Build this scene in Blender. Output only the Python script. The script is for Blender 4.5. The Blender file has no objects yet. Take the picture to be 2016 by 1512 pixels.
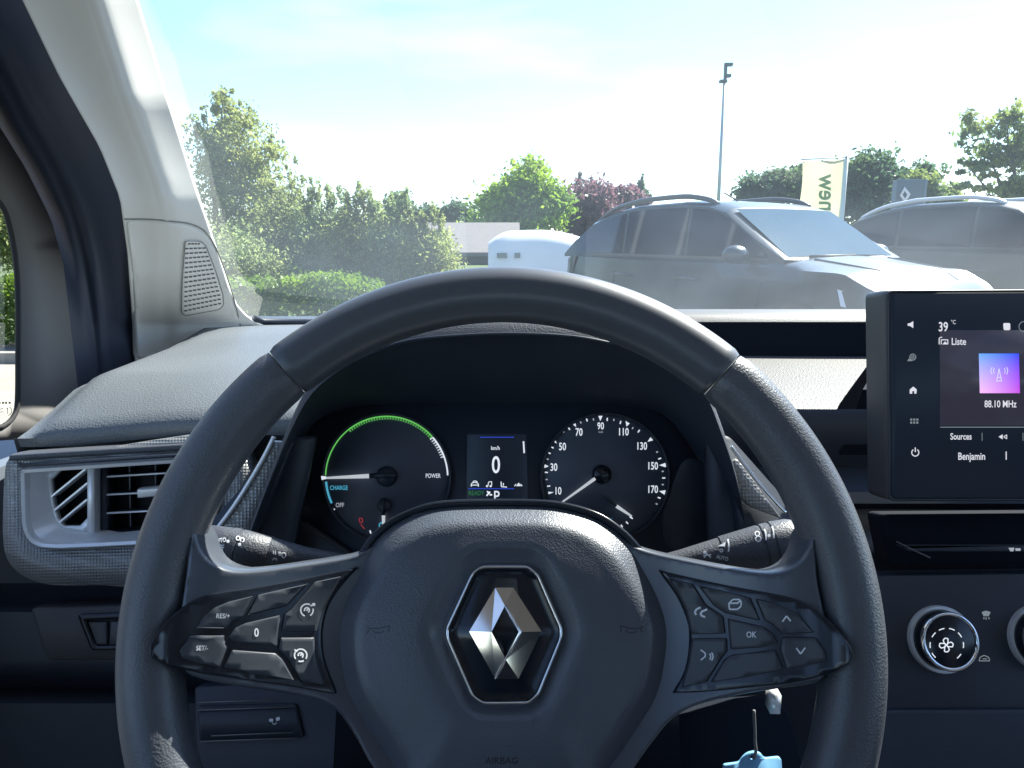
import bpy, bmesh, math, random
import numpy as np
from math import sin, cos, tan, pi, radians, sqrt, atan2
from mathutils import Vector, geometry
random.seed(7); rng = np.random.default_rng(11)
scene = bpy.context.scene
COL = scene.collection

# ------------------------------------------------------------ camera
HC = 1.2; PITCH = radians(10.9); FP = 1514.0
cam_d = bpy.data.cameras.new('camera'); cam = bpy.data.objects.new('camera', cam_d); COL.objects.link(cam)
cam.location = (0, 0, HC); cam.rotation_euler = (radians(90) - PITCH, 0, 0)
cam_d.sensor_width = 36; cam_d.lens = FP / 2016 * 36; cam_d.clip_start = 0.02; cam_d.clip_end = 3000
scene.camera = cam

# ------------------------------------------------------------ sky, sun, exposure
SUN_EL, SUN_AZ = radians(46), radians(46)      # azimuth clockwise from +Y (straight ahead), i.e. to the right
w = bpy.data.worlds.new('World'); scene.world = w; w.use_nodes = True
nt = w.node_tree; N = nt.nodes; Lk = nt.links
for n in list(N): N.remove(n)
out = N.new('ShaderNodeOutputWorld'); bg = N.new('ShaderNodeBackground'); sky = N.new('ShaderNodeTexSky')
sky.sky_type = 'NISHITA'; sky.sun_disc = False; sky.sun_elevation = SUN_EL; sky.sun_rotation = SUN_AZ
sky.air_density = 0.85; sky.dust_density = 0.3; sky.ozone_density = 4.0
tc = N.new('ShaderNodeTexCoord'); mp = N.new('ShaderNodeMapping'); mp.inputs['Scale'].default_value = (1.2, 1.0, 6.5)
mp.inputs['Rotation'].default_value = (0.10, 0.06, 0.5)
nz = N.new('ShaderNodeTexNoise'); nz.inputs['Scale'].default_value = 1.3; nz.inputs['Detail'].default_value = 4; nz.inputs['Roughness'].default_value = 0.55
nz.inputs['Distortion'].default_value = 0.5
rp = N.new('ShaderNodeValToRGB'); rp.color_ramp.elements[0].position = 0.50; rp.color_ramp.elements[1].position = 0.86
rp.color_ramp.elements[0].color = (0.0, 0.0, 0.0, 1); rp.color_ramp.elements[1].color = (0.60, 0.60, 0.60, 1)
mx = N.new('ShaderNodeMixRGB'); mx.inputs[2].default_value = (5.2, 5.5, 5.7, 1)
Lk.new(tc.outputs['Generated'], mp.inputs[0]); Lk.new(mp.outputs[0], nz.inputs[0]); Lk.new(nz.outputs[0], rp.inputs[0])
Lk.new(rp.outputs[0], mx.inputs[0]); Lk.new(sky.outputs[0], mx.inputs[1]); Lk.new(mx.outputs[0], bg.inputs[0])
bg.inputs[1].default_value = 0.083; Lk.new(bg.outputs[0], out.inputs[0])
sl = bpy.data.lights.new('sun', 'SUN'); sl.energy = 4.5; sl.angle = radians(0.55); sl.color = (1, 0.95, 0.87)
so = bpy.data.objects.new('sun', sl); COL.objects.link(so)
sd = Vector((cos(SUN_EL) * sin(SUN_AZ), cos(SUN_EL) * cos(SUN_AZ), sin(SUN_EL)))
so.rotation_euler = (-sd).to_track_quat('-Z', 'Y').to_euler(); so.location = (20, 6, 30)
scene.view_settings.view_transform = 'Standard'; scene.view_settings.look = 'None'
scene.view_settings.exposure = 2.02; scene.view_settings.gamma = 1.0; scene.view_settings.use_curve_mapping = False

# ------------------------------------------------------------ geometry helpers
CAM = Vector((0, 0, HC)); FWD = Vector((0, cos(PITCH), -sin(PITCH))); UPV = Vector((0, sin(PITCH), cos(PITCH))); RT = Vector((1, 0, 0))
def ray(x, y): return RT * ((x - 1008) / FP) - UPV * ((y - 756) / FP) + FWD
def P(x, y, d): return CAM + ray(x, y) * d
def PXp(x, y, X): r = ray(x, y); return CAM + r * (X / r.x)
def PYp(x, y, Y): r = ray(x, y); return CAM + r * (Y / r.y)
def interp(tab, t):
    if t <= tab[0][0]: a, b = tab[0], tab[1]
    elif t >= tab[-1][0]: a, b = tab[-2], tab[-1]
    else:
        for i in range(len(tab) - 1):
            if tab[i][0] <= t <= tab[i + 1][0]: a, b = tab[i], tab[i + 1]; break
    f = (t - a[0]) / (b[0] - a[0])
    return a[1] + (b[1] - a[1]) * f
def sm(a, b, x): t = min(1, max(0, (x - a) / (b - a))); return t * t * (3 - 2 * t)

class Plane:      # a real flat surface; surf(px,py,dh) is where the view ray meets it, lifted dh metres
    def __init__(s, px, py, d, tilt, yaw=0.0, h=0.0):
        s.O = P(px, py, d); t = radians(tilt); yw = radians(yaw)
        s.w = Vector((-sin(yw) * cos(t), -cos(yw) * cos(t), sin(t))).normalized()
        s.u = Vector((cos(yw), -sin(yw), 0)); s.v = s.w.cross(s.u).normalized(); s.h = h
    def at(s, x, y, h=0.0):
        r = ray(x, y); k = ((s.O + s.w * (s.h + h)) - CAM).dot(s.w) / r.dot(s.w); return CAM + r * k
    def loc(s, x, y, h=0.0): p = s.at(x, y, h) - s.O; return p.dot(s.u), p.dot(s.v)
    def pt(s, a, b, h=0.0): return s.O + s.u * a + s.v * b + s.w * h
    def __call__(s, x, y, dh=0.0): return s.at(x, y) + s.w * dh
class HSurf:      # plane whose height varies: hf(a,b)
    def __init__(s, pl, hf): s.pl = pl; s.hf = hf
    def __call__(s, x, y, dh=0.0):
        h = 0.0
        for _ in range(4):
            a, b = s.pl.loc(x, y, h); h = s.hf(a, b)
        return s.pl.at(x, y, h) + s.pl.w * dh
class DSurf:      # surface given by its distance from the lens position
    def __init__(s, df): s.df = df
    def base(s, x, y): return P(x, y, s.df(x, y))
    def __call__(s, x, y, dh=0.0):
        p = s.base(x, y)
        if dh == 0: return p
        n = (s.base(x + 3, y) - s.base(x - 3, y)).cross(s.base(x, y - 3) - s.base(x, y + 3)).normalized()
        if n.dot(CAM - p) < 0: n = -n
        return p + n * dh
class Cyl:        # cylinder / cone surface from A to B with radius function r(s)
    def __init__(s, A, B, rf): s.A = A; s.L = (B - A).length; s.d = (B - A).normalized(); s.rf = rf
    def __call__(s, x, y, dh=0.0):
        r = ray(x, y).normalized(); o = CAM - s.A; R = s.rf(0.5 * s.L)
        for _ in range(5):
            rd = r - s.d * r.dot(s.d); od = o - s.d * o.dot(s.d)
            a = rd.dot(rd); b = 2 * rd.dot(od); c = od.dot(od) - R * R; D = max(0, b * b - 4 * a * c)
            k = (-b - sqrt(D)) / (2 * a); p = CAM + r * k; t = (p - s.A).dot(s.d); R = s.rf(t)
        ax = s.A + s.d * t; n = (p - ax).normalized(); return p + n * dh

WL = {}
def finish(o, loc, parent):
    o.location = loc - (WL[parent.name] if parent else Vector((0, 0, 0)))
    if parent: o.parent = parent
    COL.objects.link(o); WL[o.name] = loc.copy()
def mk(name, verts, faces, mat, parent=None, smooth=True, loc=None, sharp=None):
    if isinstance(verts, np.ndarray): verts = verts.tolist()
    V = [Vector(v) for v in verts]
    if loc is None:
        lo = [min(v[i] for v in V) for i in range(3)]; hi = [max(v[i] for v in V) for i in range(3)]
        loc = Vector([(a + b) / 2 for a, b in zip(lo, hi)])
        if parent is None: loc.z = lo[2]
    me = bpy.data.meshes.new(name); me.from_pydata([v - loc for v in V], [], faces)
    if mat:
        for m_ in (mat if isinstance(mat, list) else [mat]): me.materials.append(m_)
    me.validate()
    if smooth: me.shade_smooth()
    if sharp and smooth: me.set_sharp_from_angle(angle=radians(sharp))
    o = bpy.data.objects.new(name, me); finish(o, loc, parent); return o
def empty(name, loc, parent=None):
    o = bpy.data.objects.new(name, None); o.empty_display_size = .05; finish(o, Vector(loc), parent); return o
def tag(o, label=None, cat=None, group=None, kind=None):
    if label: o['label'] = label
    if cat: o['category'] = cat
    if group: o['group'] = group
    if kind: o['kind'] = kind
    return o
class MB:
    def __init__(s): s.v = []; s.f = []
    def add(s, v, f):
        n = len(s.v); s.v += [Vector(p) for p in v]; s.f += [tuple(i + n for i in q) for q in f]; return s
    def box(s, c, e, R=None):
        c = Vector(c); ax = R or (Vector((1, 0, 0)), Vector((0, 1, 0)), Vector((0, 0, 1)))
        v = [c + ax[0] * (e[0] / 2 * i) + ax[1] * (e[1] / 2 * j) + ax[2] * (e[2] / 2 * k) for i in (-1, 1) for j in (-1, 1) for k in (-1, 1)]
        return s.add(v, [(0, 1, 3, 2), (4, 6, 7, 5), (0, 4, 5, 1), (2, 3, 7, 6), (0, 2, 6, 4), (1, 5, 7, 3)])
    def tube(s, pts, r, n=8, cap=True, flat=1.0):
        pts = [Vector(p) for p in pts]; m = len(pts); rs = r if isinstance(r, (list, tuple)) else [r] * m
        V = []; pr = None
        for i in range(m):
            t = (pts[min(i + 1, m - 1)] - pts[max(i - 1, 0)]).normalized()
            if pr is None: pr = t.orthogonal().normalized()
            a = (pr - t * pr.dot(t)).normalized(); pr = a; b = t.cross(a)
            V += [pts[i] + (a * cos(2 * pi * k / n) + b * sin(2 * pi * k / n) * flat) * rs[i] for k in range(n)]
        F = [(i * n + k, i * n + (k + 1) % n, (i + 1) * n + (k + 1) % n, (i + 1) * n + k) for i in range(m - 1) for k in range(n)]
        if cap: F += [tuple(range(n))[::-1], tuple((m - 1) * n + k for k in range(n))]
        return s.add(V, F)
    def lathe(s, A, d, prof, n=32, cap=True):
        A = Vector(A); d = Vector(d).normalized(); a = d.orthogonal().normalized(); b = d.cross(a); m = len(prof)
        V = [A + d * t + (a * cos(2 * pi * k / n) + b * sin(2 * pi * k / n)) * r for t, r in prof for k in range(n)]
        F = [(i * n + k, i * n + (k + 1) % n, (i + 1) * n + (k + 1) % n, (i + 1) * n + k) for i in range(m - 1) for k in range(n)]
        if cap: F += [tuple(range(n))[::-1], tuple((m - 1) * n + k for k in range(n))]
        return s.add(V, F)
    def grid(s, rows, closed=False):
        n = len(rows[0]); m = len(rows)
        F = [(i * n + k, i * n + (k + 1) % n, (i + 1) * n + (k + 1) % n, (i + 1) * n + k) for i in range(m - 1) for k in range(n if closed else n - 1)]
        return s.add([p for r in rows for p in r], F)
    def build(s, name, mat, parent=None, **k): return mk(name, s.v, s.f, mat, parent, **k)

def spline(pts, n=6, closed=True):
    m = len(pts); o = []
    for i in range(m if closed else m - 1):
        if closed: p0, p1, p2, p3 = pts[i - 1], pts[i], pts[(i + 1) % m], pts[(i + 2) % m]
        else: p0, p1, p2, p3 = pts[max(i - 1, 0)], pts[i], pts[i + 1], pts[min(i + 2, m - 1)]
        for k in range(n):
            t = k / n
            o.append(tuple(0.5 * ((2 * p1[j]) + (-p0[j] + p2[j]) * t + (2 * p0[j] - 5 * p1[j] + 4 * p2[j] - p3[j]) * t * t + (-p0[j] + 3 * p1[j] - 3 * p2[j] + p3[j]) * t ** 3) for j in range(len(p1))))
    if not closed: o.append(tuple(pts[-1]))
    return o
def rc(poly, r, n=4):       # round the corners of a polygon
    o = []; m = len(poly)
    for i in range(m):
        a, b, c = Vector(poly[i - 1]), Vector(poly[i]), Vector(poly[(i + 1) % m])
        la = (a - b).length; lc = (c - b).length; k = min(r, la * .45, lc * .45)
        s_ = b + (a - b).normalized() * k; e = b + (c - b).normalized() * k
        for j in range(n + 1):
            t = j / n; q = s_ * (1 - t) ** 2 + b * 2 * t * (1 - t) + e * t * t; o.append((q.x, q.y))
    return o
def area(p): return sum(p[i - 1][0] * p[i][1] - p[i][0] * p[i - 1][1] for i in range(len(p))) / 2
def offs(poly, d):          # offset inward by d
    m = len(poly); sg = 1 if area(poly) > 0 else -1; o = []
    for i in range(m):
        a, b, c = Vector(poly[i - 1]), Vector(poly[i]), Vector(poly[(i + 1) % m])
        e1 = (b - a); e2 = (c - b)
        if e1.length < 1e-9: e1 = e2
        if e2.length < 1e-9: e2 = e1
        e1.normalize(); e2.normalize()
        n = Vector((-e1.y - e2.y, e1.x + e2.x)); 
        if n.length < 1e-6: n = Vector((-e1.y, e1.x))
        n.normalize(); c_ = max(0.5, n.dot(Vector((-e1.y, e1.x))))
        q = b + n * (d * sg / c_); o.append((q.x, q.y))
    return o
def inpoly(x, y, poly):
    c = False; n = len(poly); j = n - 1
    for i in range(n):
        xi, yi = poly[i][0], poly[i][1]; xj, yj = poly[j][0], poly[j][1]
        if (yi > y) != (yj > y) and x < (xj - xi) * (y - yi) / (yj - yi) + xi: c = not c
        j = i
    return c
def fillpoly(outer, holes=(), step=0):
    vs = []; es = []
    for l in [outer] + list(holes):
        n = len(vs); m = len(l); vs += [Vector((p[0], p[1])) for p in l]; es += [(n + i, n + (i + 1) % m) for i in range(m)]
    if step:
        xs_ = [p[0] for p in outer]; ys_ = [p[1] for p in outer]; y = min(ys_) + step / 2
        while y < max(ys_):
            x = min(xs_) + step / 2
            while x < max(xs_):
                if inpoly(x, y, outer) and min((p[0] - x) ** 2 + (p[1] - y) ** 2 for p in outer) > (step * .35) ** 2: vs.append(Vector((x, y)))
                x += step
            y += step
    r = geometry.delaunay_2d_cdt(vs, es, [], 0, 1e-5); V = [(p.x, p.y) for p in r[0]]; T = []
    for t in r[2]:
        cx = sum(V[i][0] for i in t) / len(t); cy = sum(V[i][1] for i in t) / len(t)
        if inpoly(cx, cy, outer) and not any(inpoly(cx, cy, h) for h in holes): T.append(tuple(t))
    return V, T
def pillow(name, surf, poly, mat, parent, h0, h1, bev=4, seg=4, step=0, **k):
    """solid slab over a surface: walls from h0 to h1, rounded rim bev pixels wide"""
    mb = MB(); rows = [[surf(x, y, h0) for x, y in poly]]; hb = h1 - (h1 - h0) * .6 if bev else h1
    for j in range(seg + 1):
        t = j / seg * pi / 2
        pl = offs(poly, bev * (1 - cos(t))) if bev else poly
        rows.append([surf(x, y, hb + (h1 - hb) * sin(t)) for x, y in pl])
    mb.grid(rows, closed=True); last = offs(poly, bev) if bev else poly
    V, T_ = fillpoly(last, (), step); mb.add([surf(x, y, h1) for x, y in V], T_)
    k.setdefault('sharp', 40)
    o = mb.build(name, mat, parent, **k); fixn(o); return o
def fixn(o):
    bm = bmesh.new(); bm.from_mesh(o.data); bmesh.ops.remove_doubles(bm, verts=bm.verts, dist=2e-6); bmesh.ops.recalc_face_normals(bm, faces=bm.faces); bm.to_mesh(o.data); bm.free()
def plate(name, surf, outer, holes, mat, parent, h0, h1, **k):
    V2, tri = fillpoly(outer, holes); b0 = len(V2)
    flat = [q for l in [outer] + holes for q in l]; n = len(flat)
    V = [surf(x, y, h1) for x, y in V2] + [surf(x, y, h0) for x, y in V2] + [surf(x, y, h1) for x, y in flat] + [surf(x, y, h0) for x, y in flat]
    F = [tuple(t) for t in tri] + [tuple(i + b0 for i in t[::-1]) for t in tri]; s_ = 2 * b0
    for l in [outer] + holes:
        m = len(l); F += [(s_ + i, s_ + (i + 1) % m, s_ + (i + 1) % m + n, s_ + i + n) for i in range(m)]; s_ += m
    k.setdefault('sharp', 35)
    o = mk(name, V, F, mat, parent, **k); fixn(o); return o
def txt(name, s, surf, x, y, cap, mat, parent, dh=.0003, sx=.82, rot=0, bold=.0, align='CENTER', mirror=False, shear=0):
    cu = bpy.data.curves.new('lettering', 'FONT'); cu.body = s; cu.size = 1; cu.align_x = align; cu.align_y = 'CENTER' if False else 'TOP_BASELINE'
    cu.offset = bold; cu.resolution_u = 3; cu.shear = shear
    ob = bpy.data.objects.new('lettering', cu); me = bpy.data.meshes.new_from_object(ob)
    k = cap / .70; cr, sr = cos(radians(rot)), sin(radians(rot)); V = []
    for v in me.vertices:
        a = v.co.x * k * sx; b = (v.co.y - .35) * k
        V.append(surf(x + a * cr + b * sr, y - (b * cr - a * sr), dh) if not mirror else surf(x + b, y - a, dh))
    F = [tuple(p.vertices) for p in me.polygons]
    bpy.data.objects.remove(ob); bpy.data.curves.remove(cu); bpy.data.meshes.remove(me)
    return mk(name, V, F, mat, parent, smooth=False)
def seg_poly(p, q, w):
    a = Vector(p); b = Vector(q); t = (b - a); t.normalize(); n = Vector((-t.y, t.x)) * w / 2
    return [a - n, b - n, b + n, a + n]
def marks(name, surf, mat, parent, lines=(), fills=(), width=2.0, dh=.0003):
    V = []; F = []
    for l in lines:
        for i in range(len(l) - 1):
            if (Vector(l[i]) - Vector(l[i + 1])).length < 1e-6: continue
            q = seg_poly(l[i], l[i + 1], width); n = len(V); V += [surf(p[0], p[1], dh) for p in q]; F.append((n, n + 1, n + 2, n + 3))
    for f in fills:
        n = len(V); V += [surf(p[0], p[1], dh) for p in f]
        for t in geometry.tessellate_polygon([[Vector((p[0], p[1], 0)) for p in f]]): F.append(tuple(n + i for i in t))
    return mk(name, V, F, mat, parent, smooth=False)
def arc(cx, cy, r, a0, a1, n=16, ry=None):
    ry = ry or r
    return [(cx + r * cos(radians(a0 + (a1 - a0) * i / n)), cy - ry * sin(radians(a0 + (a1 - a0) * i / n))) for i in range(n + 1)]
def crop(pts, ox, oy, s): return [(ox + a * s, oy + b * s) for a, b in pts]

# ------------------------------------------------------------ materials
def M(name, col, rough=.5, metal=0, bump=0, bscale=200, bkind='noise', var=0, vscale=3, emit=None, estr=1, spec=.5, coat=0, sheen=0, stretch=None, dist=.0006, crough=.06):
    m = bpy.data.materials.new(name); m.use_nodes = True; t = m.node_tree; b = t.nodes['Principled BSDF']
    b.inputs['Base Color'].default_value = (*col, 1); b.inputs['Roughness'].default_value = rough; b.inputs['Metallic'].default_value = metal
    b.inputs['Specular IOR Level'].default_value = spec; b.inputs['Coat Weight'].default_value = coat; b.inputs['Coat Roughness'].default_value = crough
    if sheen: b.inputs['Sheen Weight'].default_value = sheen
    if emit: b.inputs['Emission Color'].default_value = (*emit, 1); b.inputs['Emission Strength'].default_value = estr
    tcn = t.nodes.new('ShaderNodeTexCoord'); src = tcn.outputs['Object']
    if stretch:
        mpn = t.nodes.new('ShaderNodeMapping'); mpn.inputs['Scale'].default_value = stretch; t.links.new(src, mpn.inputs[0]); src = mpn.outputs[0]
    if bump:
        if bkind == 'voronoi': x = t.nodes.new('ShaderNodeTexVoronoi'); x.inputs['Scale'].default_value = bscale; o_ = x.outputs['Distance']
        elif bkind == 'weave':
            x = t.nodes.new('ShaderNodeTexVoronoi'); x.inputs['Scale'].default_value = bscale; x.inputs['Randomness'].default_value = 0; o_ = x.outputs['Distance']
        else: x = t.nodes.new('ShaderNodeTexNoise'); x.inputs['Scale'].default_value = bscale; x.inputs['Detail'].default_value = 3; o_ = x.outputs[0]
        t.links.new(src, x.inputs['Vector'])
        bn = t.nodes.new('ShaderNodeBump'); bn.inputs['Strength'].default_value = bump; bn.inputs['Distance'].default_value = dist
        t.links.new(o_, bn.inputs['Height']); t.links.new(bn.outputs[0], b.inputs['Normal'])
    if var:
        x = t.nodes.new('ShaderNodeTexNoise'); x.inputs['Scale'].default_value = vscale; x.inputs['Detail'].default_value = 4; t.links.new(src, x.inputs['Vector'])
        r = t.nodes.new('ShaderNodeValToRGB'); r.color_ramp.elements[0].position = .3; r.color_ramp.elements[1].position = .7
        r.color_ramp.elements[0].color = (*[c * (1 - var) for c in col], 1); r.color_ramp.elements[1].color = (*[min(1, c * (1 + var)) for c in col], 1)
        t.links.new(x.outputs[0], r.inputs[0]); t.links.new(r.outputs[0], b.inputs['Base Color'])
        x2 = t.nodes.new('ShaderNodeMath'); x2.operation = 'MULTIPLY_ADD'; x2.inputs[1].default_value = .18; x2.inputs[2].default_value = max(.02, rough - .09)
        t.links.new(x.outputs[0], x2.inputs[0])
        if not metal: t.links.new(x2.outputs[0], b.inputs['Roughness'])
    return m
leather = M('leather', (.072, .080, .094), .42, coat=.4, crough=.30, bump=.55, bscale=900, bkind='voronoi', var=.10, vscale=14, dist=.0004)
rimsmooth = M('rim_skin', (.064, .073, .088), .42, coat=.35, crough=.30, bump=.16, bscale=1400, var=.08, vscale=10, dist=.0003)
airbagm = M('airbag_skin', (.074, .085, .106), .40, coat=.4, crough=.30, bump=.5, bscale=1100, bkind='voronoi', var=.08, vscale=9, dist=.0004)
plastic = M('dark_plastic', (.056, .062, .076), .5, bump=.5, bscale=900, bkind='voronoi', var=.10, vscale=8, dist=.0004)
plasticd = M('deep_plastic', (.032, .042, .062), .5, bump=.3, bscale=700, var=.15, vscale=8, dist=.0003)
dashm = M('dash_skin', (.120, .135, .150), .46, bump=.5, bscale=620, bkind='voronoi', var=.10, vscale=6, dist=.0006)
deepm = M('shaded_plastic', (.008, .011, .018), .85, spec=.12, bump=.2, bscale=700, dist=.0003)  # near-black copy of the dark plastic, shade of unlit faces in its colour
softm = M('soft_plastic', (.026, .034, .050), .4, bump=.1, bscale=500, var=.1, dist=.0003)
gloss = M('gloss_black', (.012, .016, .024), .20, spec=.5, var=.2, vscale=30)
buttonm = M('button_plastic', (.042, .049, .061), .42, bump=.12, bscale=900, var=.1, vscale=20, dist=.0002)
deco = M('dimpled_trim', (.26, .27, .28), .34, bump=1.0, bscale=430, bkind='weave', dist=.0009, metal=.35)
satin = M('satin_silver', (.80, .81, .82), .34, metal=.35, bump=.05, bscale=500, dist=.0002)
chrome = M('chrome', (.86, .86, .86), .07, metal=1)
beige = M('pillar_cloth', (.66, .655, .62), .75, bump=.12, bscale=900, var=.03, vscale=6, dist=.0003)
grillm = M('grille_white', (.72, .71, .68), .6, bump=.05, bscale=300, dist=.0002)
gapm = M('gap_dark', (.02, .02, .022), .8)
seamm = M('seam_grey', (.22, .22, .21), .8)
rubber = M('door_rubber', (.030, .040, .068), .62, bump=.25, bscale=500, var=.12, dist=.0003)
doorm = M('door_trim', (.13, .125, .12), .7, bump=.25, bscale=700, var=.06, dist=.0003)
ceilm = M('roof_lining', (.50, .49, .46), .9, bump=.2, bscale=400, dist=.0003)
facem = M('dial_face', (.075, .090, .125), .42, bump=.05, bscale=400, dist=.0002)
whitep = M('white_print', (.80, .82, .85), .6)
litwhite = M('lit_white', (.5, .5, .5), .5, emit=(.86, .92, 1.0), estr=.20)
dimwhite = M('dim_white', (.25, .25, .27), .5, emit=(.8, .85, .95), estr=.10)
needlem = M('needle_white', (.75, .77, .78), .4, emit=(.9, .95, 1), estr=.12)
litgreen = M('lit_green', (.03, .14, .03), .5, emit=(.15, .62, .12), estr=.22)
darkgreen = M('ready_green', (.02, .08, .03), .5, emit=(.05, .28, .10), estr=.14)
litblue = M('lit_blue', (.05, .3, .42), .5, emit=(.10, .52, .75), estr=.16)
litred = M('lit_red', (.2, .03, .04), .5, emit=(.6, .06, .09), estr=.10)
lineblue = M('line_blue', (.02, .04, .2), .5, emit=(.04, .10, .9), estr=.14)
screenm = M('screen_glass', (.006, .010, .018), .34, spec=.3, emit=(.008, .014, .026), estr=.14)
uiwhite = M('ui_white', (.1, .1, .1), .3, emit=(.80, .80, .88), estr=.22)
uidim = M('ui_dim', (.05, .05, .05), .3, emit=(.5, .6, .65), estr=.09)
uipanel = M('ui_panel', (.01, .01, .016), .22, spec=.4, emit=(.035, .035, .055), estr=.20)
bluetag = M('tag_blue', (.20, .46, .72), .45, bump=.05, bscale=200, dist=.0003)
creammat = M('cream_plastic', (.5, .47, .38), .5)

# ------------------------------------------------------------ setting: ground and surroundings
def quad(name, pts, mat, kind=None): 
    o = mk(name, pts, [tuple(range(len(pts)))], mat, None, smooth=False)
    if kind: o['kind'] = kind
    return o
asph = M('asphalt', (.16, .155, .145), .9, bump=.6, bscale=60, var=.18, vscale=1.2, dist=.01)
pave = M('pale_paving', (.27, .25, .21), .9, bump=.4, bscale=40, var=.10, vscale=2, dist=.005)
field = M('field_grass', (.06, .09, .03), .95, bump=.8, bscale=4, var=.3, vscale=.3, dist=.1)
quad('ground', [(-900, -900, 0), (900, -900, 0), (900, 1500, 0), (-900, 1500, 0)], field, 'structure')
quad('parking_lot', [(-14, -9, .004), (30, -9, .004), (30, 24, .004), (1.5, 24, .004), (-1.5, 9.5, .004), (-14, 7.2, .004)], asph, 'structure')
quad('pale_path', [(-14, 2.2, .012), (-2.2, 2.2, .012), (-2.2, 7.2, .012), (-14, 7.2, .012)], pave, 'structure')
kerbm = M('kerb_concrete', (.24, .23, .21), .9, bump=.3, bscale=30, var=.1, dist=.004)
MB().box((-8, 7.27, .05), (12, .13, .12)).build('kerb', kerbm, None, smooth=False)['kind'] = 'structure'
MB().box((0, 9.6, .05), (4, .13, .12)).build('kerb', kerbm, None, smooth=False)['kind'] = 'structure'

def leafmat(name, c1, c2, scale=.9):
    m = bpy.data.materials.new(name); m.use_nodes = True; t = m.node_tree; b = t.nodes['Principled BSDF']
    b.inputs['Roughness'].default_value = .5
    tcn = t.nodes.new('ShaderNodeTexCoord'); n = t.nodes.new('ShaderNodeTexNoise'); n.inputs['Scale'].default_value = scale; n.inputs['Detail'].default_value = 5
    r = t.nodes.new('ShaderNodeValToRGB'); r.color_ramp.elements[0].position = .36; r.color_ramp.elements[1].position = .64
    r.color_ramp.elements[0].color = (*c1, 1); r.color_ramp.elements[1].color = (*c2, 1)
    t.links.new(tcn.outputs['Object'], n.inputs['Vector']); t.links.new(n.outputs[0], r.inputs[0]); t.links.new(r.outputs[0], b.inputs['Base Color'])
    tr = t.nodes.new('ShaderNodeBsdfTranslucent'); ms = t.nodes.new('ShaderNodeMixShader'); ms.inputs[0].default_value = .6
    t.links.new(r.outputs[0], tr.inputs[0]); t.links.new(b.outputs[0], ms.inputs[1]); t.links.new(tr.outputs[0], ms.inputs[2])
    t.links.new(ms.outputs[0], t.nodes['Material Output'].inputs[0]); return m
leaf_w = leafmat('willow_leaf', (.22, .27, .09), (.36, .40, .12))
leaf_s = leafmat('shrub_leaf', (.20, .28, .12), (.38, .43, .17))
leaf_h = leafmat('hedge_leaf', (.08, .15, .02), (.18, .28, .025), 2)
leaf_b = leafmat('lime_leaf', (.15, .26, .035), (.30, .44, .04), .5)
leaf_p = leafmat('plum_leaf', (.14, .07, .09), (.22, .11, .13), .5)
leaf_d = leafmat('dark_leaf', (.07, .13, .07), (.13, .19, .07), .3)
leaf_r = leafmat('locust_leaf', (.12, .20, .065), (.25, .30, .07), .8)
bark = M('bark', (.10, .08, .06), .9, bump=.8, bscale=20, var=.3, vscale=6, dist=.01)

def leaves(blobs, n, size, seed, clump=.34, spread=None):
    r = np.random.default_rng(seed); vols = np.array([b[1][0] * b[1][1] * b[1][2] for b in blobs]) ** .8; vols /= vols.sum()
    C = []
    for (c, rad), v in zip(blobs, vols):
        k = max(2, int(n * v / 42)); d = r.normal(size=(k, 3)); d /= np.linalg.norm(d, axis=1)[:, None]
        q = r.random((k, 1)) ** .42 * (1 + .16 * r.normal(size=(k, 1))); ctr = np.array(c) + d * q * np.array(rad)
        s_ = clump * min(rad) * (.45 + .75 * r.random((k, 1)))
        for j in range(k):
            m_ = int(42 * (.5 + r.random())); C.append(ctr[j] + r.normal(size=(m_, 3)) * s_[j] * (.35 + .65 * np.array(rad) / min(rad)) * np.array([1, 1, .8]))
    C = np.concatenate(C); C = C[C[:, 2] > .03]; k = len(C)
    a = r.normal(size=(k, 3)); a /= np.linalg.norm(a, axis=1)[:, None]; b = r.normal(size=(k, 3)); b = np.cross(a, b); b /= np.linalg.norm(b, axis=1)[:, None]
    s_ = (size * (.6 + .8 * r.random((k, 1)))); V = np.stack([C - a * s_, C + b * s_ * .5, C + a * s_, C - b * s_ * .5], 1).reshape(-1, 3)
    return V, k
def leafobj(name, V, k, mat, parent, loc):
    me = bpy.data.meshes.new(name); V = V - np.array(loc); me.vertices.add(k * 4); me.vertices.foreach_set('co', V.ravel())
    me.loops.add(k * 4); me.loops.foreach_set('vertex_index', np.arange(k * 4)); me.polygons.add(k)
    me.polygons.foreach_set('loop_start', np.arange(0, k * 4, 4)); me.update(calc_edges=True); me.materials.append(mat)
    o = bpy.data.objects.new(name, me); finish(o, Vector(loc), parent); return o
def pb(px, py, rx, ry, Y, dz=None):       # ellipsoid of foliage: centre and size read off at its true distance
    c = PYp(px, py, Y); k = Y / cos(PITCH) / FP * 1.0
    return (tuple(c), (rx * k, (dz if dz else (rx + ry) / 2 * k), ry * k))
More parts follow.
